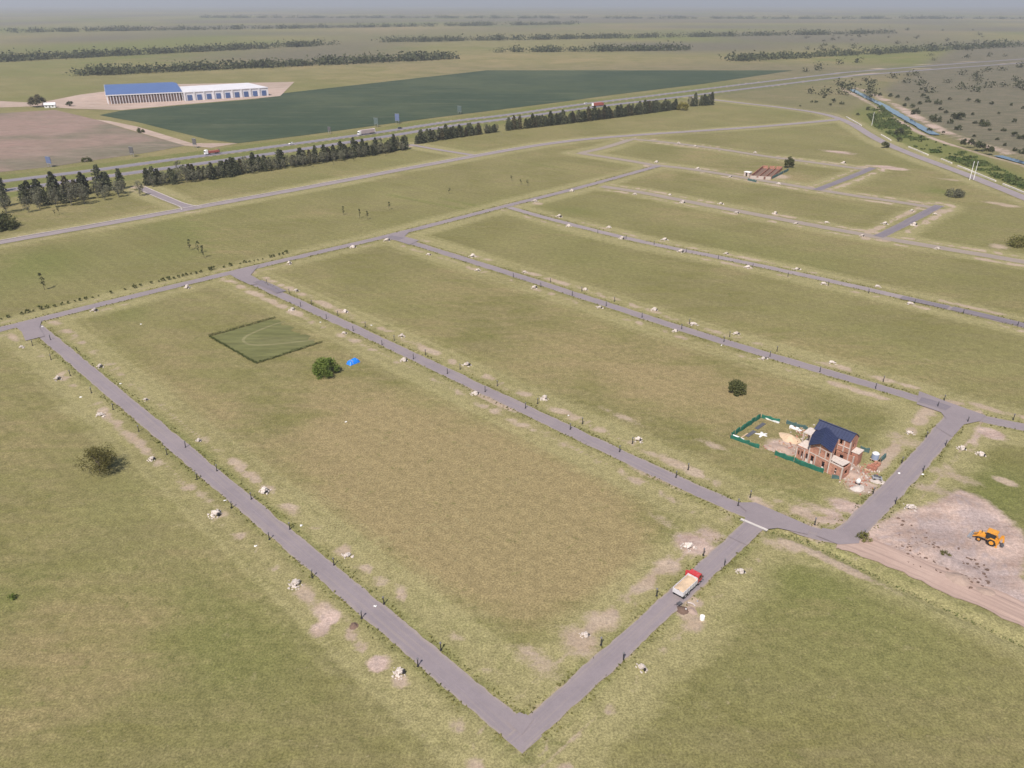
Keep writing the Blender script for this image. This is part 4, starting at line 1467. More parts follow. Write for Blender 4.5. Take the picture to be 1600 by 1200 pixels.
# little white sacks and stones lying about
WH = [(470, 822, 'beside the bare tree road, lawn side'), (220, 507, 'in the plot near the shrub row'), (126, 621, 'beside the bare tree road, tree side'), (580, 509, 'by the tarp road, far side'), (500, 504, 'by the tarp road above the bush'),
      (399, 854, 'by the bare tree road below the heap'), (351, 783, 'at the road edge by the posts'), (1441, 743, 'on the house side road'), (1404, 741, 'lying on the house side road by the site'), (1127, 540, 'below the road behind the house'),
      (888, 650, 'above the tarp road'), (540, 660, 'in the dry plot'), (188, 600, 'in the verge weeds'), (66, 511, 'at the first road corner'), (586, 948, 'in the rim by a post')]
for i, (x, y, w) in enumerate(WH):
    mb = MB()
    rock(mb, (0, 0, .14), .26, np.random.default_rng(900 + i), .6)
    rock(mb, (.24, .1, .1), .17, np.random.default_rng(930 + i), .6)
    wx, wy = gp(x, y)
    tag(mb.build('white_sack', M['white'], None, (wx, wy, 0.02 if i not in (7, 8) else .2)), 'small white sack lying %s' % w, 'sack', 'small white sacks lying about')


# ------------------------------------------------------------------ the unfinished house
RZ = -math.pi / 4


def wall(mb, p0, p1, z0, z1, ops=(), th=.18):
    """upright wall from p0 to p1 with real openings (a0,a1,b0,b1) along it"""
    dx, dy = p1[0] - p0[0], p1[1] - p0[1]
    l = math.hypot(dx, dy)
    an = math.atan2(dy, dx)

    def piece(a0, a1, b0, b1):
        if a1 - a0 < .01 or b1 - b0 < .01:
            return
        m = (a0 + a1) / 2 / l
        mb.box((p0[0] + dx * m, p0[1] + dy * m, (b0 + b1) / 2), (a1 - a0, th, b1 - b0), an)
    a = 0.0
    for (o0, o1, b0, b1) in sorted(ops):
        piece(a, o0, z0, z1)
        piece(o0, o1, z0, max(z0, b0))
        piece(o0, o1, min(z1, b1), z1)
        a = o1
    piece(a, l, z0, z1)


def slab_poly(mb, pts, z0, z1):
    mb.prism(pts, z0, z1, 'z')


hs = empty('unfinished_house', (*st2w(162, -65), 0), RZ, 'unfinished two-storey brick house with a navy blue metal roof', 'house')
FL, FR = (0.1, 1.2), (12.3, -.8)


def front(u, back=0.0):
    f = u / 12.36
    nx, ny = .162, .987
    return (FL[0] + (FR[0] - FL[0]) * f + nx * back, FL[1] + (FR[1] - FL[1]) * f + ny * back)


mb = MB()
wall(mb, FL, FR, 0, 3.05, [(.45, .85, .9, 2.2), (1.35, 1.75, .3, 2.4), (2.6, 3.35, .2, 2.4), (3.95, 4.75, .2, 2.5), (7.0, 7.75, 0, 2.4), (8.55, 9.0, .9, 2.3), (10.45, 10.95, .7, 2.3)])
mb.build('front_wall', M['brick'], hs)
mb = MB()
wall(mb, (.1, 1.32), (.5, 6.2), 0, 3.05, [(1.2, 2.2, .2, 2.3), (3.2, 4.2, .9, 2.3)])
wall(mb, (.5, 6.2), (.5, 10.6), 0, 3.05)
mb.build('side_wall', M['brick'], hs)
mb = MB()
wall(mb, (12.3, -.68), (12.75, 2.5), 0, 3.05, [(.9, 2.2, .9, 2.1)])
wall(mb, (8.5, 2.75), (12.65, 2.5), 0, 3.05, [(1.0, 1.9, 0, 2.2)])
mb.build('wing_wall', M['brick'], hs)
# upper storey of the front wing
g0, g1 = front(3.35), front(8.95)
mb = MB()
wall(mb, g0, g1, 3.3, 5.35, [(2.35, 2.9, 4.0, 5.1), (4.5, 5.05, 4.0, 5.1)])
an = math.atan2(g1[1] - g0[1], g1[0] - g0[0])
ap = front(6.05)
mb.build('gable_wall', M['brick'], hs)
mb = MB()
n_ = (.162 * .09, .987 * .09)
tri = [(g0[0], g0[1], 5.35), (g1[0], g1[1], 5.35), (g1[0], g1[1], 5.75), (ap[0], ap[1], 6.95)]
mb.add([(x - n_[0], y - n_[1], z) for x, y, z in tri] + [(x + n_[0], y + n_[1], z) for x, y, z in tri],
       [(0, 1, 2, 3), (7, 6, 5, 4), (0, 4, 5, 1), (1, 5, 6, 2), (2, 6, 7, 3), (3, 7, 4, 0)])
mb.build('gable_top', M['brick'], hs)
mb = MB()
wall(mb, (g0[0] + .05, g0[1] + .12), (1.35, 6.4), 3.3, 5.4, [(2.2, 3.4, 3.4, 5.2)])
mb.build('side_wall', M['brick'], hs)
mb = MB()
wall(mb, (g1[0] - .05, g1[1] + .12), (7.5, 6.2), 3.52, 5.9, [(2.5, 3.3, 3.6, 5.3)])
mb.build('side_wall', M['brick'], hs)
# main volume
mb = MB()
wall(mb, (7.6, 6.3), (10.6, 6.2), 3.3, 6.5, [(.35, .95, 5.0, 6.3)])
wall(mb, (7.6, 6.3), (11.9, 6.1), 0, 3.05, [(1.0, 1.9, 0, 2.3)])
mb.build('rear_front_wall', M['brick'], hs)
mb = MB()
wall(mb, (10.5, 6.32), (10.5, 10.4), 0, 6.5, [(1.5, 2.5, 3.9, 5.3)])
mb.add([(10.41, 6.4, 6.5), (10.41, 10.3, 6.5), (10.41, 8.35, 7.95), (10.59, 6.4, 6.5), (10.59, 10.3, 6.5), (10.59, 8.35, 7.95)], [(0, 2, 1), (3, 4, 5), (0, 3, 5, 2), (1, 2, 5, 4)])
mb.build('end_wall', M['brick'], hs)
mb = MB()
wall(mb, (10.4, 10.5), (.6, 10.6), 0, 6.4, [(2, 3, 1, 2.2), (6, 7, 4, 5.4)])
mb.build('back_wall', M['brick'], hs)
mb = MB()
wall(mb, (1.7, 6.5), (1.7, 10.4), 3.3, 6.4)
mb.build('end_wall', M['brick'], hs)
mb = MB()
wall(mb, (10.75, 7.7), (12.3, 7.6), 0, 3.3)
wall(mb, (12.3, 7.7), (12.35, 10.0), 0, 3.3)
wall(mb, (10.75, 10.0), (12.3, 10.1), 0, 3.3)
mb.build('store_wall', M['brick_solid'], hs)
mb = MB()
slab_poly(mb, [(10.6, 7.45), (12.5, 7.4), (12.55, 10.25), (10.6, 10.25)], 3.3, 3.45)
mb.build('store_slab', M['slab'], hs)
# slabs and concrete frame
mb = MB()
slab_poly(mb, [(11.95, -.35), (12.5, 2.55), (8.3, 2.9), (7.9, .5)], 3.28, 3.46)
mb.build('wing_slab', M['slab'], hs)
mb = MB()
slab_poly(mb, [(-.15, 1.0), front(3.3), (3.2, 6.7), (.3, 6.7)], 3.06, 3.26)
mb.build('terrace_slab', M['slab'], hs)
mb = MB()
slab_poly(mb, [(-.05, 3.45), (2.05, 3.4), (1.55, 6.9), (0, 6.9)], 5.85, 6.05)
mb.build('balcony_slab', M['slab'], hs)
mb = MB()
slab_poly(mb, [(8.2, 2.9), (12.6, 2.65), (12.4, 6.0), (8.0, 6.15)], .1, .25)
mb.build('patio_slab', M['slab'], hs)
mb = MB()
wall(mb, front(3.3, -.02), front(12.36, -.02), 3.06, 3.28, (), .26)
mb.build('ring_beam', M['frame_conc'], hs)
mb = MB()
wall(mb, front(3.35, -.03), front(8.95, -.03), 5.3, 5.48, (), .24)
mb.build('ring_beam', M['frame_conc'], hs)
mb = MB()
wall(mb, (7.6, 6.2), (10.6, 6.1), 4.6, 4.8, (), .24)
mb.build('ring_beam', M['frame_conc'], hs)
for (x, y), z0, z1 in [(front(0.05, -.02), 0, 3.06), (front(3.35, -.03), 0, 5.3), (front(5.95, -.03), 3.28, 6.6), (front(8.9, -.03), 0, 5.6), (front(12.3, -.02), 0, 3.3), (front(2.15, -.02), 0, 3.06), (front(7.6, -.02), 3.28, 5.3), (front(5.2, -.02), 0, 3.06),
                       ((.12, 3.6), 3.26, 5.85), ((1.95, 3.5), 3.26, 5.85), ((.15, 6.7), 3.26, 5.85), ((7.55, 6.2), 3.3, 6.5), ((10.55, 6.15), 0, 6.5), ((9.1, 6.15), 3.3, 6.5), ((12.72, 2.5), 0, 3.28), ((11.9, 6.05), 0, 3.2)]:
    MB().box((x, y, (z0 + z1) / 2), (.28, .28, z1 - z0), an).build('column', M['frame_conc'], hs)
for u in (2.95, 4.35):
    x, y = front(u, -.15)
    MB().box((x, y, .12), (1.0, .4, .12), an).build('sill', M['slab'], hs)
mb = MB()
wall(mb, (.3, 6.6), (1.8, 6.6), 3.26, 5.85, [(.4, 1.2, 3.3, 5.3)])
mb.build('balcony_wall', M['brick'], hs)
mb = MB()
wall(mb, (-.1, 1.05), front(3.1, -.05), 3.26, 3.5, (), .14)
mb.build('parapet', M['brick'], hs)
# inner floor and partition, so the openings look into a room
mb = MB()
slab_poly(mb, [front(.2, .2), front(12.1, .2), (12.4, 2.4), (8.1, 2.7), (7.5, 6.3), (10.3, 6.4), (10.3, 10.3), (.7, 10.4)], .02, .12)
mb.build('floor_slab', M['concrete'], hs)
mb = MB()
wall(mb, front(.3, 3.2), front(7.4, 3.6), .12, 3.06)
mb.build('partition', M['brick_solid'], hs)


def roof_plane(name, a, b, c, d, th=.12, seams=True, mat='roof_blue'):
    """quad sheet a-b (eave) c-d (ridge), points in house space, with standing seams running eave to ridge"""
    A, B, Cc, D = [Vector(p) for p in (a, b, c, d)]
    n = (B - A).cross(D - A).normalized()
    if n.z < 0:
        n = -n
    mb = MB()
    top = [A, B, Cc, D]
    bot = [p - n * th for p in top]
    mb.add(top + bot, [(0, 1, 2, 3), (7, 6, 5, 4), (0, 4, 5, 1), (1, 5, 6, 2), (2, 6, 7, 3), (3, 7, 4, 0)])
    o = mb.build(name, M[mat], hs)
    k = max(3, int((B - A).length / .75))
    sm = MB()
    for i in range(k + 1):
        f = i / k
        p, q = A.lerp(B, f), D.lerp(Cc, f)
        sm.tube([p + n * .03, q + n * .03], .05, 4)
    s_ = sm.build('seam', M[mat], o)
    s_['kind'] = 'stuff'
    return o


def hl(s, t, z):
    return (t + 65, s - 162, z)


roof_plane('roof_panel', hl(168.3, -63.7, 6.35), hl(167.8, -54.5, 6.5), hl(169.9, -54.3, 8.2), hl(170.4, -63.5, 8.2))
roof_plane('roof_panel', hl(172.9, -63.5, 6.2), hl(172.6, -54.3, 6.2), hl(169.95, -54.3, 8.2), hl(170.45, -63.5, 8.2))
roof_plane('roof_panel', hl(161.6, -61.75, 5.40), hl(168.5, -63.95, 5.65), hl(169.1, -61.1, 7.45), hl(161.3, -58.9, 7.12))
roof_plane('roof_panel', hl(161.5, -55.95, 5.85), hl(168.6, -57.5, 6.35), hl(169.15, -61.1, 7.45), hl(161.3, -58.88, 7.12))
mb = MB()
mb.tube([hl(170.2, -63.75, 8.24), hl(169.7, -54.15, 8.24)], .13, 6)
mb.build('ridge_cap', M['roof_blue'], hs)
mb = MB()
mb.tube([hl(161.25, -58.89, 7.16), hl(169.0, -61.1, 7.48)], .11, 6)
mb.build('ridge_cap', M['roof_blue'], hs)


# ------------------------------------------------------------------ building site around it
def site(name, px, label, cat, rz=RZ, z=0.0, group=None):
    return empty(name, (*gp(*px), z), rz, label, cat, group)


def net_fence(px0, px1, h, label, seed, mat='net_green', lean=.25):
    (x0, y0), (x1, y1) = gp(*px0), gp(*px1)
    l = math.hypot(x1 - x0, y1 - y0)
    e = empty('net_fence', (x0, y0, 0), math.atan2(y1 - y0, x1 - x0), label, 'fence', 'green net fences of the building site')
    rng = np.random.default_rng(seed)
    n = int(l / .5) + 2
    V, F = [], []
    for i in range(n):
        x = l * i / (n - 1)
        w = math.sin(x * 1.7) * .14 + math.sin(x * .6) * .1 + rng.normal(0, .08)
        sag = .3 * abs(math.sin(x * math.pi / 2.4)) + abs(rng.normal(0, .1))
        for j, zz in enumerate((0.02, .4, .75, 1.0)):
            V.append((x, w * (1 - abs(zz - .5)) + lean * zz * .6 + rng.normal(0, .03), zz * (h - sag)))
        V.append((x, w * .4 + lean * .6 + .45, (h - sag) * .72))    # folded-over top edge
    for i in range(n - 1):
        for j in range(4):
            F.append((i * 5 + j, (i + 1) * 5 + j, (i + 1) * 5 + j + 1, i * 5 + j + 1))
    link('net', mesh_np('net', V, F, M[mat]), e)
    k = max(1, int(l / 2.4))
    for i in range(k + 1):
        MB().tube([(l * i / k, .16, 0), (l * i / k + rng.normal(0, .05), .2, h + .12)], .045, 6).build('post', M['timber'], e)
    return e


net_fence((1141, 685), (1189, 653), 1.5, 'green net fence along the open end of the site, away from the house', 1)
net_fence((1141, 685), (1186, 701), 1.3, 'short green net fence meeting the open end at its corner', 2)
net_fence((1189, 653), (1218, 661), 1.3, 'short green net fence at the back corner of the site', 3)
net_fence((1228, 662), (1262, 672), 1.2, 'dark net fence behind the sand pile', 4, 'net_dark')
net_fence((1210, 711), (1286, 740), 1.5, 'long green net fence below the front of the house', 5)
net_fence((1299, 748), (1313, 749), 1.3, 'last piece of green net fence at the house corner', 6, 'net_dark')
net_fence((1343, 704), (1358, 708), 1.5, 'dark net screen beside the blue water tank', 7, 'net_dark')
net_fence((1376, 724), (1385, 714), 1.3, 'dark fallen net strip beyond the brick stacks', 8, 'net_dark')


def mound(name, px, rx, ry, h, mat, seed, label, cat, rz=RZ, pow_=1.0):
    rng = np.random.default_rng(seed)
    nr, na = 9, 26
    V = [(0, 0, h)]
    ph = rng.uniform(0, 6.28, 4)
    for i in range(1, nr + 1):
        f = i / nr
        for j in range(na):
            a = 2 * math.pi * j / na
            k = 1 + .12 * math.sin(2 * a + ph[0]) + .08 * math.sin(3 * a + ph[1]) + .05 * math.sin(7 * a + ph[2])
            z = h * (math.cos(f * math.pi) * .5 + .5) ** pow_ + rng.normal(0, .05 * h) * (f < 1)
            V.append((math.cos(a) * rx * f * k, math.sin(a) * ry * f * k, max(z, .01 if f < 1 else -.02)))
    F = []
    for j in range(na):
        F.append((0, 1 + j, 1 + (j + 1) % na))
    me = bpy.data.meshes.new(name)
    for i in range(nr - 1):
        for j in range(na):
            F.append((1 + i * na + j, 1 + (i + 1) * na + j, 1 + (i + 1) * na + (j + 1) % na, 1 + i * na + (j + 1) % na))
    me.from_pydata(V, [], F)
    me.update()
    for p in me.polygons:
        p.use_smooth = True
    me.materials.append(M[mat])
    o = link(name, me, None, (*gp(*px), 0), (0, 0, rz))
    return tag(o, label, cat)


mound('sand_pile', (1234, 685), 3.0, 2.2, 1.0, 'sand', 1, 'smooth pale yellow sand pile beside the house', 'sand pile')
mound('soil_heap', (1222, 701), 3.2, 2.6, .6, 'soil', 2, 'low pinkish soil heap between the net fence and the house', 'soil heap')
mound('soil_heap', (1328, 740), 3.4, 2.6, .55, 'soil', 3, 'reddish soil heap at the corner of the house', 'soil heap')
mound('soil_heap', (1340, 763), 1.3, 1.8, .6, 'rubble', 4, 'pale rubble mound below the white mixer', 'soil heap')
mound('soil_heap', (1066, 953), 1.5, 1.0, .55, 'soil_dark', 5, 'dark brown soil heap behind the dump truck', 'soil heap')
mound('soil_heap', (1081, 954), 1.2, .9, .3, 'soil', 6, 'flat pale soil heap between the truck clutter and white drum', 'soil heap')
mound('soil_heap', (553, 978), .9, .8, .5, 'soil_dark', 7, 'small dark brown soil heap beside the road verge', 'soil heap')
mound('soil_heap', (1203, 700), 1.6, 1.2, .35, 'soil', 8, 'small flat soil heap at the end of the net fence', 'soil heap')
mound('gravel_heap', (1372, 752), 1.9, 1.3, .25, 'slab', 9, 'pale gravel spread at the road edge by the site', 'gravel')
for i, (x, y, rx, h, mk, lb) in enumerate([(1497, 905, 3.4, .8, 'soil', 'round spoil mound on the bare earth below the digger'), (1540, 925, 2.6, .45, 'soil', 'low spoil mound between the digger and the dirt track'),
                                           (1505, 792, 4.6, .8, 'rubble', 'wide pale spoil mound above the digger')]):
    mound('spoil_mound', (x, y), rx, rx * .7, h, mk, 40 + i, lb, 'mound')
# clods on the pad
rng = np.random.default_rng(71)
mb = MB()
for i in range(170):
    x, y = rng.uniform(1400, 1545), 0
    y = 838 + (x - 1400) * .48 + rng.normal(0, 13)
    rock(mb, (*gp(x, y), .08), rng.uniform(.1, .38), rng, .55)
tag(mb.build('clods', M['soil_dark']), 'dark earth clods scattered on the bare ground', None, None, 'stuff')
# loose building debris round the house
rng = np.random.default_rng(72)
for mk, nn, lb in (('brick_solid', 130, 'broken red bricks strewn round the house yard'), ('slab', 90, 'pale mortar and block scraps strewn round the house yard'), ('timber', 40, 'timber offcuts strewn round the house yard')):
    mb = MB()
    for i in range(nn):
        cx_, cy_, sd = [(1330, 738, 13), (1345, 752, 12), (1225, 700, 11), (1360, 738, 9), (1250, 678, 10)][rng.integers(0, 5)]
        x, y = gp(cx_ + rng.normal(0, sd), cy_ + rng.normal(0, sd * .6))
        sx_ = rng.uniform(.2, .55) if mk != 'timber' else rng.uniform(.8, 2.4)
        sy_ = rng.uniform(.15, .35) if mk != 'timber' else .1
        mb.box((x, y, .12), (sx_, sy_, rng.uniform(.1, .3)), rng.uniform(0, 3.1), rng.normal(0, .15))
    tag(mb.build('debris', M[mk]), lb, None, None, 'stuff')
# brick and sack stacks
def stack(px, nx, ny, nz, sx, sy, sz, mat, label, cat, name, part, rz=RZ):
    e = site(name, px, label, cat, rz)
    rng = random.Random(int(px[0]))
    base = MB().box((sx / 2, sy / 2, sz / 2), (sx * .96, sy * .94, sz * .9)).mesh(part, M[mat])
    for k in range(nz):
        for i in range(nx):
            for j in range(ny):
                if k == nz - 1 and rng.random() < .3:
                    continue
                o = link(part, base, e, ((i - nx / 2) * sx + rng.uniform(-.03, .03), (j - ny / 2) * sy + rng.uniform(-.03, .03), k * sz + .02))
                o.rotation_euler.z = rng.uniform(-.05, .05)
    return e


stack((1362, 733), 3, 2, 3, .75, .6, .38, 'brick_solid', 'red brick stack at the end of the house yard', 'brick stack', 'brick_stack', 'brick_pack')
stack((1370, 727), 2, 2, 2, .7, .6, .36, 'brick', 'small orange brick stack behind the red one', 'brick stack', 'brick_stack', 'brick_pack')
stack((1243, 671), 4, 1, 2, .8, .9, .3, 'white', 'row of white sacks beside the dark net fence', 'sacks', 'sack_stack', 'sack')
stack((1205, 657), 5, 1, 1, .9, .6, .3, 'white', 'line of white sacks at the back corner of the site', 'sacks', 'sack_stack', 'sack')
stack((1153, 686), 4, 1, 2, .8, .7, .3, 'white', 'white sack row inside the net fence corner', 'sacks', 'sack_stack', 'sack')
stack((1326, 716), 2, 1, 2, .9, .7, .35, 'slab', 'pale block stack at the house side yard', 'block stack', 'block_stack', 'block')
# dark formwork sheets and a crumpled white sheet
def flat_sheet(px, lx, ly, mat, label, name, cat, rz, z=.08):
    e = site(name, px, label, cat, rz)
    MB().box((0, 0, z), (lx, ly, .1)).build('board', M[mat], e)
    MB().box((0, ly * .3, z / 2), (lx * .95, .1, z)).build('batten', M['timber'], e)
    MB().box((0, -ly * .3, z / 2), (lx * .95, .1, z)).build('batten', M['timber'], e)
    return e


flat_sheet((1173, 678), 4.0, 1.0, 'grey_dark', 'dark board lying near the open end of the site', 'formwork_board', 'board', RZ + math.pi / 2)
flat_sheet((1188, 666), 4.2, 1.0, 'grey_dark', 'dark board lying nearer the back corner of the site', 'formwork_board', 'board', RZ + math.pi / 2)
flat_sheet((1163, 681), 3.4, .35, 'timber', 'thin timber plank beside the dark boards', 'timber_plank', 'plank', RZ + math.pi / 2, .07)
flat_sheet((1318, 733), 4.2, .7, 'timber', 'pale plank ramp at the corner of the house', 'timber_plank', 'plank', RZ + math.radians(70), .2)
flat_sheet((1330, 727), 3.2, .6, 'slab', 'short pale plank beside the ramp', 'timber_plank', 'plank', RZ + math.radians(60), .2)
rng = np.random.default_rng(5)
V = []
for j in range(9):
    for i in range(9):
        u, v = i / 4 - 1, j / 4 - 1
        r = math.hypot(u, v)
        a = math.atan2(v, u)
        k = .75 + .35 * math.cos(5 * a)
        V.append((u * 1.4 * k, v * 1.2 * k, max(.04, .35 * (1 - r) + rng.normal(0, .06))))
F = [(j * 9 + i, j * 9 + i + 1, (j + 1) * 9 + i + 1, (j + 1) * 9 + i) for j in range(8) for i in range(8)]
tag(link('plastic_sheet', mesh_np('plastic_sheet', V, F, M['white']), None, (*gp(1191, 679), 0), (0, 0, .3)), 'crumpled white plastic sheet inside the fenced site', 'sheet')
# water tank on a stand
e = site('water_tank', (1366, 720), 'blue-grey water tank with a pale lid beside the house', 'water tank')
MB().tube([(0, 0, .62), (0, 0, 2.1)], [.85, .85], 18).build('body', M['tank_blue'], e, smooth=False)
MB().tube([(0, 0, 2.1), (0, 0, 2.35), (0, 0, 2.48)], [.85, .6, .25], 18).build('lid', M['white'], e)
for a in range(4):
    an_ = a * math.pi / 2 + .785
    MB().box((math.cos(an_) * .7, math.sin(an_) * .7, .25), (.14, .14, .5)).build('leg', M['frame_conc'], e)
MB().box((0, 0, .56), (1.7, 1.7, .1)).build('platform', M['timber'], e)
# concrete mixer
e = site('concrete_mixer', (1340, 757), 'small concrete mixer with a white drum by the road', 'mixer')
MB().tube([(0, -.35, .75), (0, -.1, .8), (0, .35, 1.15), (0, .55, 1.35)], [.3, .5, .45, .28], 12).build('drum', M['white'], e)
MB().box((0, 0, .35), (.9, .3, .12)).box((-.4, 0, .55), (.1, .2, .6)).box((.4, 0, .55), (.1, .2, .6)).build('frame', M['grey_dark'], e)
for sx_ in (-.5, .5):
    MB().cyl((sx_ - .06, 0, .22), (sx_ + .06, 0, .22), .22, 12).build('wheel', M['rubber'], e)
# parked equipment at the site entrance
e = site('tool_trailer', (1370, 749), 'dark low trailer on the pale gravel by the road', 'trailer', RZ + .5)
MB().box((0, 0, .5), (2.1, 1.1, .25)).build('bed', M['steel'], e)
MB().box((-.3, .2, .8), (.9, .5, .4)).box((.5, -.1, .75), (.5, .6, .3)).build('load', M['grey_dark'], e)
for sx_ in (-.6, .6):
    for sy_ in (-.6, .6):
        MB().cyl((sx_, sy_ - .08, .25), (sx_, sy_ + .08, .25), .25, 12).build('wheel', M['rubber'], e)

# blue tarp over a pile
e = site('tarp_pile', (552, 567), 'bright blue tarp tied over a low rectangular pile', 'tarp', math.radians(48))
rng = np.random.default_rng(12)
V, F = [], []
nx_, ny_ = 13, 9
for j in range(ny_):
    for i in range(nx_):
        u, v = i / (nx_ - 1) * 2 - 1, j / (ny_ - 1) * 2 - 1
        prof = min(1, (1 - abs(u)) * 4.2) * min(1, (1 - abs(v)) * 3.2)
        V.append((u * (2.0 - .25 * prof), v * (1.15 - .2 * prof), .02 + 1.15 * prof ** .6 * (1 + .12 * math.sin(u * 4)) + rng.normal(0, .025)))
for j in range(ny_ - 1):
    for i in range(nx_ - 1):
        F.append((j * nx_ + i, j * nx_ + i + 1, (j + 1) * nx_ + i + 1, (j + 1) * nx_ + i))
link('tarp', mesh_np('tarp', V, F, M['tarp_blue'], True), e)
MB().box((0, 0, .5), (3.0, 1.5, .95)).build('pile', M['timber'], e)
for x in (-.8, .8):
    MB().tube([(x, -1.1, .1), (x, -.7, 1.2), (x, .7, 1.2), (x, 1.1, .1)], .03, 5).build('rope', M['white'], e)

# ------------------------------------------------------------------ vehicles
def wheel(parent, x, y, r, w, rim='steel'):
    t = MB().cyl((x, y - w / 2, r), (x, y + w / 2, r), r, 16).build('wheel', M['rubber'], parent)
    s_ = 1 if y > 0 else -1
    MB().cyl((x, y + s_ * (w / 2 - .02), r), (x, y + s_ * (w / 2 + .03), r), r * .55, 12).build('rim', M[rim], t)
    return t


tp = st2w(103.9, -56.9)
e = empty('dump_truck', (*tp, .2), math.radians(46.5), 'dump truck with a red cab and a sand-filled white tipper', 'truck')
e.scale = (.92, .92, .92)
MB().bb(-3.6, 3.2, -.42, .42, .62, .86).build('chassis', M['black'], e)
cabm = MB().prism([(2.05, .75), (3.62, .75), (3.68, 1.55), (3.45, 2.45), (3.2, 2.62), (2.05, 2.62)], -1.15, 1.15, 'y')
cb = cabm.build('cab', M['truck_red'], e)
MB().add([(3.70, -1.0, 1.62), (3.70, 1.0, 1.62), (3.50, 1.0, 2.36), (3.50, -1.0, 2.36)], [(0, 1, 2, 3)]).build('windscreen', M['glass_dark'], cb)
MB().bb(2.45, 3.3, -1.17, -1.155, 1.62, 2.3).build('side_window', M['glass_dark'], cb)
MB().bb(2.45, 3.3, 1.155, 1.17, 1.62, 2.3).build('side_window', M['glass_dark'], cb)
dr = MB().box((2.62, 1.65, 1.55), (1.0, .07, 1.5), math.radians(118)).build('door', M['truck_red'], e)
MB().box((2.62, 1.69, 1.95), (.6, .04, .55), math.radians(118)).build('window', M['glass_dark'], dr)
MB().bb(3.55, 3.8, -1.2, 1.2, .45, .78).build('bumper', M['steel'], e)
for y in (-.85, .85):
    MB().bb(3.62, 3.83, y - .18, y + .18, .85, 1.05).build('headlight', M['white'], e)
for y in (-1.45, 1.45):
    MB().box((3.35, y, 2.0), (.08, .22, .45)).build('mirror', M['black'], e)
td = MB()
td.bb(-3.7, 1.75, -1.2, 1.2, .92, 1.05)
td.bb(-3.7, 1.75, -1.25, -1.15, 1.05, 2.05)
td.bb(-3.7, 1.75, 1.15, 1.25, 1.05, 2.05)
td.bb(1.65, 1.8, -1.2, 1.2, 1.0, 2.35)
td.bb(-3.8, -3.68, -1.2, 1.2, .95, 2.0)
bd = td.build('tipper_body', M['tipper'], e)
for y in (-1.27, 1.27):
    for x in (-3.4, -2.4, -1.4, -.4, .6, 1.5):
        MB().bb(x - .05, x + .05, y - .04, y + .04, 1.0, 2.05).build('rib', M['tipper'], bd)
rng = np.random.default_rng(3)
V, F = [], []
for j in range(9):
    for i in range(19):
        x, y = -3.65 + 5.3 * i / 18, -1.14 + 2.28 * j / 8
        V.append((x, y, 1.75 + .3 * (1 - (y / 1.2) ** 2) * (1 + .4 * math.sin(x * 1.6)) + rng.normal(0, .03)))
F = [(j * 19 + i, j * 19 + i + 1, (j + 1) * 19 + i + 1, (j + 1) * 19 + i) for j in range(8) for i in range(18)]
link('sand_load', mesh_np('sand_load', V, F, M['sand'], True), e)
for y in (-1.0, 1.0):
    wheel(e, 2.65, y, .5, .3)
    wheel(e, -1.5, y, .5, .5)
    wheel(e, -2.7, y, .5, .5)
for y in (-1.05, 1.05):
    MB().bb(-3.3, -.9, y - .2, y + .2, .98, 1.02 - .01).bb(-3.45, -3.4, y - .25, y + .25, .3, .85).build('mudguard', M['black'], e)
MB().bb(.2, 1.4, -1.15, -.6, .5, .9).build('fuel_tank', M['steel'], e)

# truck-side clutter
e = site('wheelbarrow', (1061, 947), 'dark wheelbarrow standing behind the dump truck', 'wheelbarrow', .6)
MB().add([(-.5, -.35, .75), (.5, -.3, .75), (.5, .3, .75), (-.5, .35, .75), (-.25, -.2, .4), (.3, -.2, .4), (.3, .2, .4), (-.25, .2, .4)],
         [(0, 1, 5, 4), (1, 2, 6, 5), (2, 3, 7, 6), (3, 0, 4, 7), (7, 6, 5, 4)]).build('tray', M['grey_dark'], e)
MB().cyl((.65, -.06, .2), (.65, .06, .2), .2, 12).build('wheel', M['rubber'], e)
for y in (-.25, .25):
    MB().tube([(.65, y * .3, .2), (-.2, y, .4), (-1.0, y * 1.2, .65)], .03, 5).build('handle', M['black'], e)
    MB().tube([(-.3, y, .4), (-.4, y, 0)], .03, 5).build('leg', M['black'], e)
e = site('white_drum', (1097, 968), 'round white drum standing alone on the grass near the truck', 'drum')
MB().tube([(0, 0, 0), (0, 0, .3), (0, 0, .55), (0, 0, .85)], [.42, .45, .45, .42], 16).build('body', M['white'], e)
MB().tube([(0, 0, .85), (0, 0, .9)], [.36, .34], 16).build('lid', M['white'], e)
e = site('pipe_offcut', (1080, 945), 'curved grey pipe offcut lying beside the truck clutter', 'pipe', -.6)
MB().tube([(-.8, 0, .15), (-.3, .2, .2), (.3, .2, .2), (.8, -.05, .15)], .14, 8).build('pipe', M['kerb'], e)
MB().tube([(-.85, -.02, .15), (-.78, .02, .15)], .18, 8).build('collar', M['black'], e)
e = site('shovel', (1090, 940), 'shovel left standing in the grass beside the truck', 'shovel', .5)
MB().tube([(0, 0, .1), (.5, 0, 1.1)], .03, 5).build('shaft', M['timber'], e)
MB().box((-.05, 0, .15), (.05, .28, .34), 0, .45).build('blade', M['steel'], e)
e = site('bucket', (1071, 953.5), 'small pale bucket between the soil heaps by the truck', 'bucket')
MB().tube([(0, 0, 0), (0, 0, .38)], [.16, .2], 12).build('body', M['white'], e)
MB().tube([(-.2, 0, .38), (0, 0, .56), (.2, 0, .38)], .02, 5).build('handle', M['steel'], e)

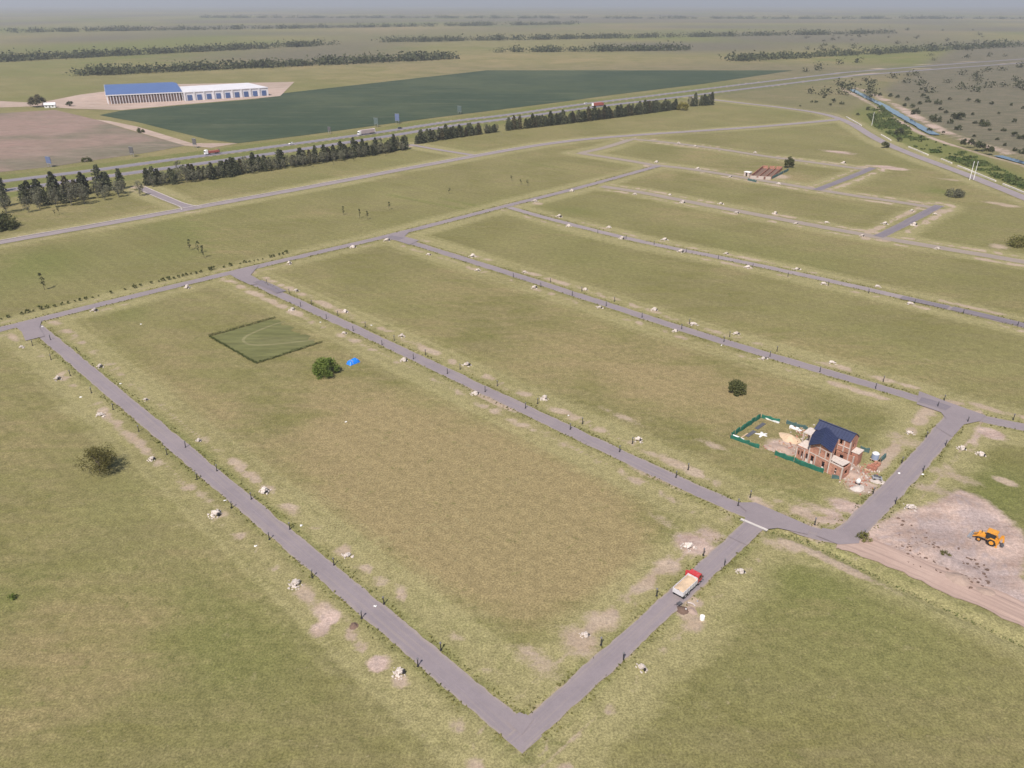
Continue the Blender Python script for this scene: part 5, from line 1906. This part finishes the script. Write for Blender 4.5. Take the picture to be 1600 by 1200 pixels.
# backhoe loader: bucket to the west, hoe folded behind
bx, by = st2w(160.0, -21.3)
e = empty('backhoe_loader', (bx, by, .02), math.radians(137), 'yellow backhoe loader parked on the bare earth', 'digger')
MB().prism([(-1.5, .75), (1.9, .75), (1.95, 1.15), (1.75, 1.55), (.35, 1.65), (-1.5, 1.4)], -.48, .48, 'y').build('body', M['yellow'], e)
MB().bb(.35, 1.8, -.38, .38, 1.6, 1.78).build('bonnet', M['yellow'], e)
cbm = MB()
for x, y in ((-1.35, -.78), (-1.35, .78), (.25, -.78), (.25, .78)):
    cbm.bb(x - .05, x + .05, y - .05, y + .05, 1.2, 2.72)
cb = cbm.build('cab_frame', M['black'], e)
MB().bb(-1.3, .2, -.77, .77, 1.3, 2.65).build('cab_glass', M['glass_dark'], cb)
MB().prism([(-1.55, 2.72), (.45, 2.72), (.38, 2.86), (-1.45, 2.88)], -.92, .92, 'y').build('cab_roof', M['yellow'], e)
for y in (-.92, .92):
    wheel(e, -.95, y, .78, .45, 'yellow')
    wheel(e, 1.35, y * .95, .5, .36, 'yellow')
    MB().prism([(-1.8, 1.0), (-1.5, 1.62), (-.5, 1.66), (-.1, 1.15), (-.25, 1.1), (-.6, 1.56), (-1.4, 1.52), (-1.65, 1.0)], y - .28 if y > 0 else y - .22, y + .22 if y > 0 else y + .28, 'y').build('mudguard', M['yellow'], e)
    MB().prism([(-.1, 1.35), (.25, 1.55), (1.9, 1.15), (2.75, .55), (2.7, .35), (1.8, .85), (.2, 1.2)], y * .62 - .08, y * .62 + .08, 'y').build('loader_arm', M['yellow'], e)
    MB().tube([(.3, y * .62, .95), (1.7, y * .62, .95)], .06, 6).build('ram', M['steel'], e)
bk = MB().prism([(2.6, .08), (3.35, .05), (3.4, .12), (2.85, .2), (2.72, .45), (2.8, .95), (2.68, .95), (2.55, .5)], -1.15, 1.15, 'y').build('loader_bucket', M['steel'], e)
for y in (-1.13, 1.13):
    MB().prism([(2.6, .1), (3.35, .07), (2.8, .95), (2.62, .9)], y - .03, y + .03, 'y').build('bucket_side', M['steel'], bk)
MB().bb(-2.1, -1.5, -.85, .85, .55, 1.15).build('rear_frame', M['yellow'], e)
MB().prism([(-2.0, .9), (-1.75, 1.0), (-2.15, 2.6), (-2.5, 2.75), (-2.55, 2.45)], -.16, .16, 'y').build('hoe_boom', M['yellow'], e)
MB().prism([(-2.35, 2.7), (-2.65, 2.72), (-2.95, 1.4), (-2.85, 1.0), (-2.65, 1.3)], -.13, .13, 'y').build('hoe_dipper', M['yellow'], e)
MB().prism([(-2.95, 1.2), (-2.7, 1.1), (-2.5, .75), (-2.75, .45), (-3.1, .5), (-2.85, .72), (-2.85, 1.0)], -.35, .35, 'y').build('hoe_bucket', M['grey_dark'], e)
for y in (-.8, .8):
    MB().tube([(-1.9, y, 1.3), (-1.9, y, .05)], .09, 6).bb(-2.1, -1.7, y - .2, y + .2, .0, .08).build('stabiliser', M['yellow'], e)
MB().tube([(1.2, .25, 1.75), (1.2, .25, 2.45)], .06, 8).build('exhaust', M['black'], e)


# highway traffic
def heading(road, px):
    poly = ROADS[road][0]
    x, y = gp(*px)
    best = None
    for (x0, y0), (x1, y1) in zip(poly[:-1], poly[1:]):
        dx, dy = x1 - x0, y1 - y0
        t = max(0, min(1, ((x - x0) * dx + (y - y0) * dy) / (dx * dx + dy * dy)))
        d = math.hypot(x - x0 - t * dx, y - y0 - t * dy)
        if best is None or d < best[0]:
            best = (d, math.atan2(dy, dx), (x0 + t * dx, y0 + t * dy))
    return best[1], best[2]


def car(px, road, mat, label, flip=False, off=1.8):
    h, (x, y) = heading(road, px)
    e = empty('car', (x - math.sin(h) * off, y + math.cos(h) * off, .2), h + (math.pi if flip else 0), label, 'car', 'traffic on the highway')
    MB().prism([(-2.1, .35), (2.15, .35), (2.2, .7), (1.9, .85), (1.0, .95), (-2.0, .98), (-2.15, .75)], -.88, .88, 'y').build('body', M[mat], e)
    MB().prism([(-1.75, .95), (1.05, .93), (.35, 1.43), (-1.2, 1.45)], -.76, .76, 'y').build('cabin', M['glass_dark'], e)
    MB().bb(-1.25, .3, -.7, .7, 1.44, 1.5).build('roof', M[mat], e)
    for x_ in (-1.35, 1.35):
        for y_ in (-.78, .78):
            wheel(e, x_, y_, .32, .2)
    return e


def lorry(px, road, cabmat, boxmat, L, label, flip=False, off=-1.8, name='lorry', low=False):
    h, (x, y) = heading(road, px)
    e = empty(name, (x - math.sin(h) * off, y + math.cos(h) * off, .2), h + (math.pi if flip else 0), label, 'lorry', 'traffic on the highway')
    cx = L / 2
    c = MB().prism([(cx - 2.2, .6), (cx, .6), (cx + .05, 1.7), (cx - .25, 3.0), (cx - .9, 3.4), (cx - 2.2, 3.4)], -1.25, 1.25, 'y').build('cab', M[cabmat], e)
    MB().add([(cx + .06, -1.1, 1.8), (cx + .06, 1.1, 1.8), (cx - .2, 1.1, 2.8), (cx - .2, -1.1, 2.8)], [(0, 1, 2, 3)]).build('windscreen', M['glass_dark'], c)
    MB().bb(-L / 2, cx - 2.5, -.5, .5, .75, 1.1).build('chassis', M['black'], e)
    if low:
        MB().bb(-L / 2, cx - 2.6, -1.25, 1.25, 1.1, 2.5).build('load_body', M[boxmat], e)
        MB().bb(-L / 2 - .05, -L / 2 + .25, -1.28, 1.28, 1.05, 3.0).build('tailboard', M['grey_dark'], e)
    else:
        MB().bb(-L / 2, cx - 2.7, -1.28, 1.28, 1.1, 3.9).build('trailer_box', M[boxmat], e)
        MB().bb(-L / 2 - .03, -L / 2 + .3, -1.3, 1.3, 1.05, 3.95).build('rear_frame', M['white'], e)
    for x_ in [cx - 1.2, cx - 3.4] + [-L / 2 + 1.0 + 1.3 * i for i in range(3 if L > 14 else 2)]:
        for y_ in (-1.05, 1.05):
            wheel(e, x_, y_, .5, .35)
    return e


M['lorry_red'] = plain('lorry_red', (0.36, 0.10, 0.075), .5, .25, 1)
M['lorry_pink'] = plain('lorry_pink', (0.50, 0.40, 0.40), .6, .2, 1)
lorry((331, 241), 'highway_far_carriageway', 'white', 'lorry_red', 11, 'lorry with a white cab and reddish load on the highway', True, 1.2, low=True)
lorry((588, 213), 'highway_far_carriageway', 'white', 'lorry_pink', 16.5, 'long white articulated lorry on the highway above the windbreak', True, -1.6, 'articulated_lorry')
lorry((938, 167), 'highway_near_carriageway', 'lorry_red', 'lorry_red', 16, 'long dark red lorry partly hidden by the far windbreak', False, -.5, 'articulated_lorry')
car((456, 226), 'highway_far_carriageway', 'white', 'white car alone on the highway', True, -1.0)
car((629, 202), 'highway_far_carriageway', 'grey_dark', 'dark car on the highway ahead of the long lorry', False, 1.5)
car((920, 163), 'highway_far_carriageway', 'white', 'white car far along the highway beside the red lorry', True, -1.0)
car((806, 184.5), 'highway_near_carriageway', 'white', 'white car above the start of the far windbreak run', False, 1.0)


# roadside billboards
M['bb_blue'] = plain('bb_blue', (0.12, 0.15, 0.26), .6, .3, .5)
M['bb_grey'] = plain('bb_grey', (0.10, 0.095, 0.10), .7, .3, .5)
M['bb_teal'] = plain('bb_teal', (0.085, 0.115, 0.11), .7, .3, .5)
for (x, y), mk, w, h, lb in [((78, 261), 'bb_blue', 5.2, 4.4, 'blue roadside billboard at the edge of the brown field'), ((207, 245), 'bb_grey', 4.2, 4.4, 'dark roadside billboard at the edge of the brown field'),
                             ((305, 231), 'bb_grey', 4.0, 4.4, 'dark roadside billboard where the dirt path meets the highway'), ((588, 198), 'bb_teal', 4.6, 5, 'teal roadside billboard above the long lorry'),
                             ((621, 193), 'bb_blue', 4.6, 6, 'bluish roadside billboard above the dark car'), ((718, 178), 'bb_teal', 4.6, 5, 'pale teal roadside billboard furthest along the crop field'),
                             ((515, 209), 'bb_grey', 3, 3, 'small dark roadside sign before the crop field')]:
    e = empty('billboard', (*gp(x, y), 0), math.radians(62), lb, 'billboard', 'billboards along the highway')
    pn = MB().bb(-.12, .12, -w / 2, w / 2, 2.4, 2.4 + h).build('panel', M[mk], e)
    for z in (2.35, 2.4 + h):
        MB().bb(-.16, .16, -w / 2 - .05, w / 2 + .05, z, z + .12).build('frame', M['steel'], pn)
    for y_ in (-w * .32, w * .32):
        MB().tube([(.05, y_, 0), (.05, y_, 2.4 + h * .8)], .13, 8).build('post', M['steel'], e)
# lattice-free poles near the perimeter road
for (x, y, dx, lb) in ((1515, 281, 0, 'first white utility pole of a pair beside the perimeter road'), (1521, 281, 0, 'second white utility pole of a pair beside the perimeter road'), (1362, 196, 0, 'pale lamp pole behind the top bend of the perimeter road')):
    e = empty('utility_pole', (*gp(x, y), 0), .8, lb, 'pole', 'poles by the perimeter road')
    MB().tube([(0, 0, 0), (0, 0, 11.5)], [.22, .12], 8).build('pole', M['white'], e)
    MB().bb(-1.3, 1.3, -.07, .07, 10.3, 10.5).build('crossarm', M['steel'], e)
    for x_ in (-1.1, 0, 1.1):
        MB().tube([(x_, 0, 10.5), (x_, 0, 10.85)], .09, 6).build('insulator', M['grey_dark'], e)
# low white walls on the far side of the perimeter road
M['wall_white'] = plain('wall_white', (0.66, 0.60, 0.53), .9, .25, .4)
for i, (a, b, lb) in enumerate([((1322, 183), (1346, 197), 'first low pale wall at the top bend of the perimeter road'), ((1376, 211), (1392, 220), 'second low pale wall by the dark round tree at the perimeter road'),
                                ((1419, 230), (1450, 243), 'third low pale wall along the perimeter road'), ((1470, 249), (1602, 303), 'long low pale wall beside the wet strip and twin poles')]):
    (x0, y0), (x1, y1) = gp(*a), gp(*b)
    l = math.hypot(x1 - x0, y1 - y0)
    e = empty('low_wall', (x0, y0, 0), math.atan2(y1 - y0, x1 - x0), lb, 'wall', 'low walls along the perimeter road')
    k = max(1, int(l / 8))
    rg = random.Random(i)
    pl = MB().bb(0, l / k * .985, -.3, .3, 0, .9).mesh('panel', M['wall_white'])
    for j in range(k):
        if rg.random() < .06:
            continue
        link('panel', pl, e, (l * j / k, rg.uniform(-.08, .08), rg.uniform(-.12, 0)))

# ------------------------------------------------------------------ roofless brick building
(ax, ay) = gp(1172, 279)
e = empty('roofless_building', (ax, ay, 0), RZ, 'roofless low brick building with orange walls in the far plots', 'building')
s0_, t0_ = gst(1172, 279)
pts_px = [(1172, 279), (1204, 281), (1222, 265), (1192, 263)]
lc = [(gst(*p)[1] - t0_, gst(*p)[0] - s0_) for p in pts_px]
for i in range(4):
    mb = MB()
    p, q = lc[i], lc[(i + 1) % 4]
    l = math.hypot(q[0] - p[0], q[1] - p[1])
    wall(mb, p, q, 0, 1.9, [(l * .3, l * .3 + 1.2, .8, 1.8), (l * .65, l * .65 + 1.2, 0, 1.8)], .25)
    mb.build('wall', M['brick_solid' if i != 0 else 'frame_conc'], e)
mid = lambda a, b, f: (a[0] + (b[0] - a[0]) * f, a[1] + (b[1] - a[1]) * f)
for f in (.35, .68):
    mb = MB()
    wall(mb, mid(lc[0], lc[1], f), mid(lc[3], lc[2], f), 0, 1.2, [(2, 3, 0, 1.1)], .22)
    mb.build('partition', M['brick_solid'], e)
mb = MB()
slab_poly(mb, [(x, y) for x, y in lc], .02, .15)
mb.build('floor_slab', M['soil_dark'], e)
e = empty('site_hut', (*gp(1168, 275), 0), RZ, 'small grey site hut at the end of the roofless building', 'hut')
mb = MB()
wall(mb, (-1.8, -1.5), (1.8, -1.5), 0, 2.5, [(1.2, 2.3, 0, 2.1)])
wall(mb, (1.8, -1.4), (1.8, 1.5), 0, 2.5)
wall(mb, (-1.8, 1.5), (1.7, 1.5), 0, 2.5)
wall(mb, (-1.8, -1.4), (-1.8, 1.4), 0, 2.5)
mb.build('wall', M['frame_conc'], e)
MB().box((0, 0, 2.6), (4.2, 3.6, .14)).build('roof', M['white'], e)
net_fence((1206, 280), (1232, 267), 2.0, 'dark green net fence beside the roofless building', 30, 'net_dark')
net_fence((1168, 282), (1182, 285), 1.6, 'short dark net screen in front of the site hut', 31, 'net_dark')

# ------------------------------------------------------------------ warehouses at the top edge
M['wh_white'] = plain('wh_white', (0.62, 0.60, 0.62), .8, .15, .1)
M['wh_blue'] = plain('wh_blue', (0.075, 0.12, 0.26), .5, .15, .05)
M['wh_red'] = plain('wh_red', (0.38, 0.27, 0.23), .9, .2, .1)


def warehouse(name, corner, along, depth, hgt, n, label, style):
    """corner/along: two ground pixels of the front line; depth in metres back from it"""
    (x0, y0), (x1, y1) = gp(*corner), gp(*along)
    l = math.hypot(x1 - x0, y1 - y0)
    e = empty(name, (x0, y0, 0), math.atan2(y1 - y0, x1 - x0), label, 'warehouse')
    if style == 'open':
        rf = MB()
        rf.add([(-1, -1, hgt), (l + 1, -1, hgt), (l + 1, depth / 2, hgt + 4), (-1, depth / 2, hgt + 4), (l + 1, depth, hgt), (-1, depth, hgt),
                (-1, -1, hgt - .6), (l + 1, -1, hgt - .6), (l + 1, depth, hgt - .6), (-1, depth, hgt - .6)],
               [(0, 1, 2, 3), (3, 2, 4, 5), (6, 7, 1, 0), (9, 5, 4, 8), (6, 0, 3, 5, 9), (7, 8, 4, 2, 1)])
        rf.build('roof', M['wh_blue'], e)
        MB().bb(-1.2, l + 1.2, -1.3, -1.05, hgt - .9, hgt + .1).build('gutter', M['wh_white'], e)
        MB().bb(-1.45, -1.2, -1.3, depth + 1, hgt - .9, hgt + .1).build('gutter', M['wh_white'], e)
        cm = MB().bb(-.35, .35, -.35, .35, 0, hgt - .9).mesh('column', M['wh_white'])
        for i in range(n + 1):
            link('column', cm, e, (l * i / n, -.6, 0))
        for i in range(1, 12):
            link('column', cm, e, (-.8, depth * i / 12, 0))
        MB().bb(1, l - 1, 4, 4.3, 0, hgt - 2.5).build('inner_wall', M['wh_red'], e)
        MB().bb(1.2, 1.5, 4.5, depth - 2, 0, hgt - 2.5).build('inner_wall', M['wh_red'], e)
    else:
        MB().bb(0, l, .3, depth, 0, hgt - .3).build('hall', M['wh_white'], e)
        MB().bb(-.5, l + .5, -.2, depth + .5, hgt - .28, hgt + .3).build('roof', M['wh_white'], e)
        bay = l / n
        dm = MB().bb(-bay * .24, bay * .24, -.12, .25, .4, hgt * .68).mesh('loading_door', M['wh_blue'])
        cm = MB().bb(-bay * .07, bay * .07, -.5, .25, 0, hgt - .3).mesh('pier', M['wh_white'])
        for i in range(n):
            link('loading_door', dm, e, (bay * (i + .5), 0, 0))
            link('pier', cm, e, (bay * i, 0, 0))
    return e


warehouse('warehouse', (170, 163), (286, 157.5), 130, 9.5, 26, 'big open warehouse with a blue roof on white columns', 'open')
warehouse('warehouse', (290, 158), (420, 149.5), 70, 9, 9, 'white warehouse with dark loading doors beside the blue-roofed one', 'doors')
e = empty('farmhouse', (*gp(79, 168), 0), .4, 'small white farmhouse beside a dark tree', 'house')
mb = MB()
wall(mb, (-5, -3), (5, -3), 0, 3, [(1, 2.2, .9, 2.2), (4.2, 5.3, 0, 2.2), (7, 8.3, .9, 2.2)])
wall(mb, (5, -2.9), (5, 3), 0, 3)
wall(mb, (-5, 3), (4.9, 3), 0, 3)
wall(mb, (-5, -2.9), (-5, 2.9), 0, 3)
mb.build('wall', M['white'], e)
MB().prism([(-3.6, 3), (3.6, 3), (0, 5)], -5.5, 5.5, 'x').build('roof', M['wh_white'], e)
big_bush('farm_tree', gp(60, 167), 12, 8.5, 1500, 1.5, 'conifer_brown', 61, 'large dark tree beside the white farmhouse', 'tree', k=24, z0=1)
big_bush('farm_tree', gp(110, 166), 5, 4, 500, 1.0, 'scrub_leaf', 62, 'small tree in the yard past the farmhouse', 'tree', k=14, z0=.5)
big_bush('path_bush', gp(220, 207), 3.6, 3.2, 500, .8, 'bush_dark', 63, 'dark bush on the path between the two fields', 'bush', k=12)
big_bush('field_bush', gp(136, 253), 3.2, 3.4, 500, .8, 'bush_dark', 64, 'low bush at the brown field edge by the highway', 'bush', k=12)

# ------------------------------------------------------------------ air
hm, N, L = new_mat('haze')
pv = N.new('ShaderNodeVolumePrincipled')
pv.inputs['Color'].default_value = (0.86, 0.88, 0.93, 1)
pv.inputs['Density'].default_value = 0.00012
pv.inputs['Anisotropy'].default_value = 0.2
ho = N.new('ShaderNodeOutputMaterial')
L.new(pv.outputs[0], ho.inputs['Volume'])
hz = MB().bb(-21000, 21000, -7000, 21000, -5, 125).build('haze', hm)
tag(hz, 'thin bluish haze over the plain', None, None, 'stuff')
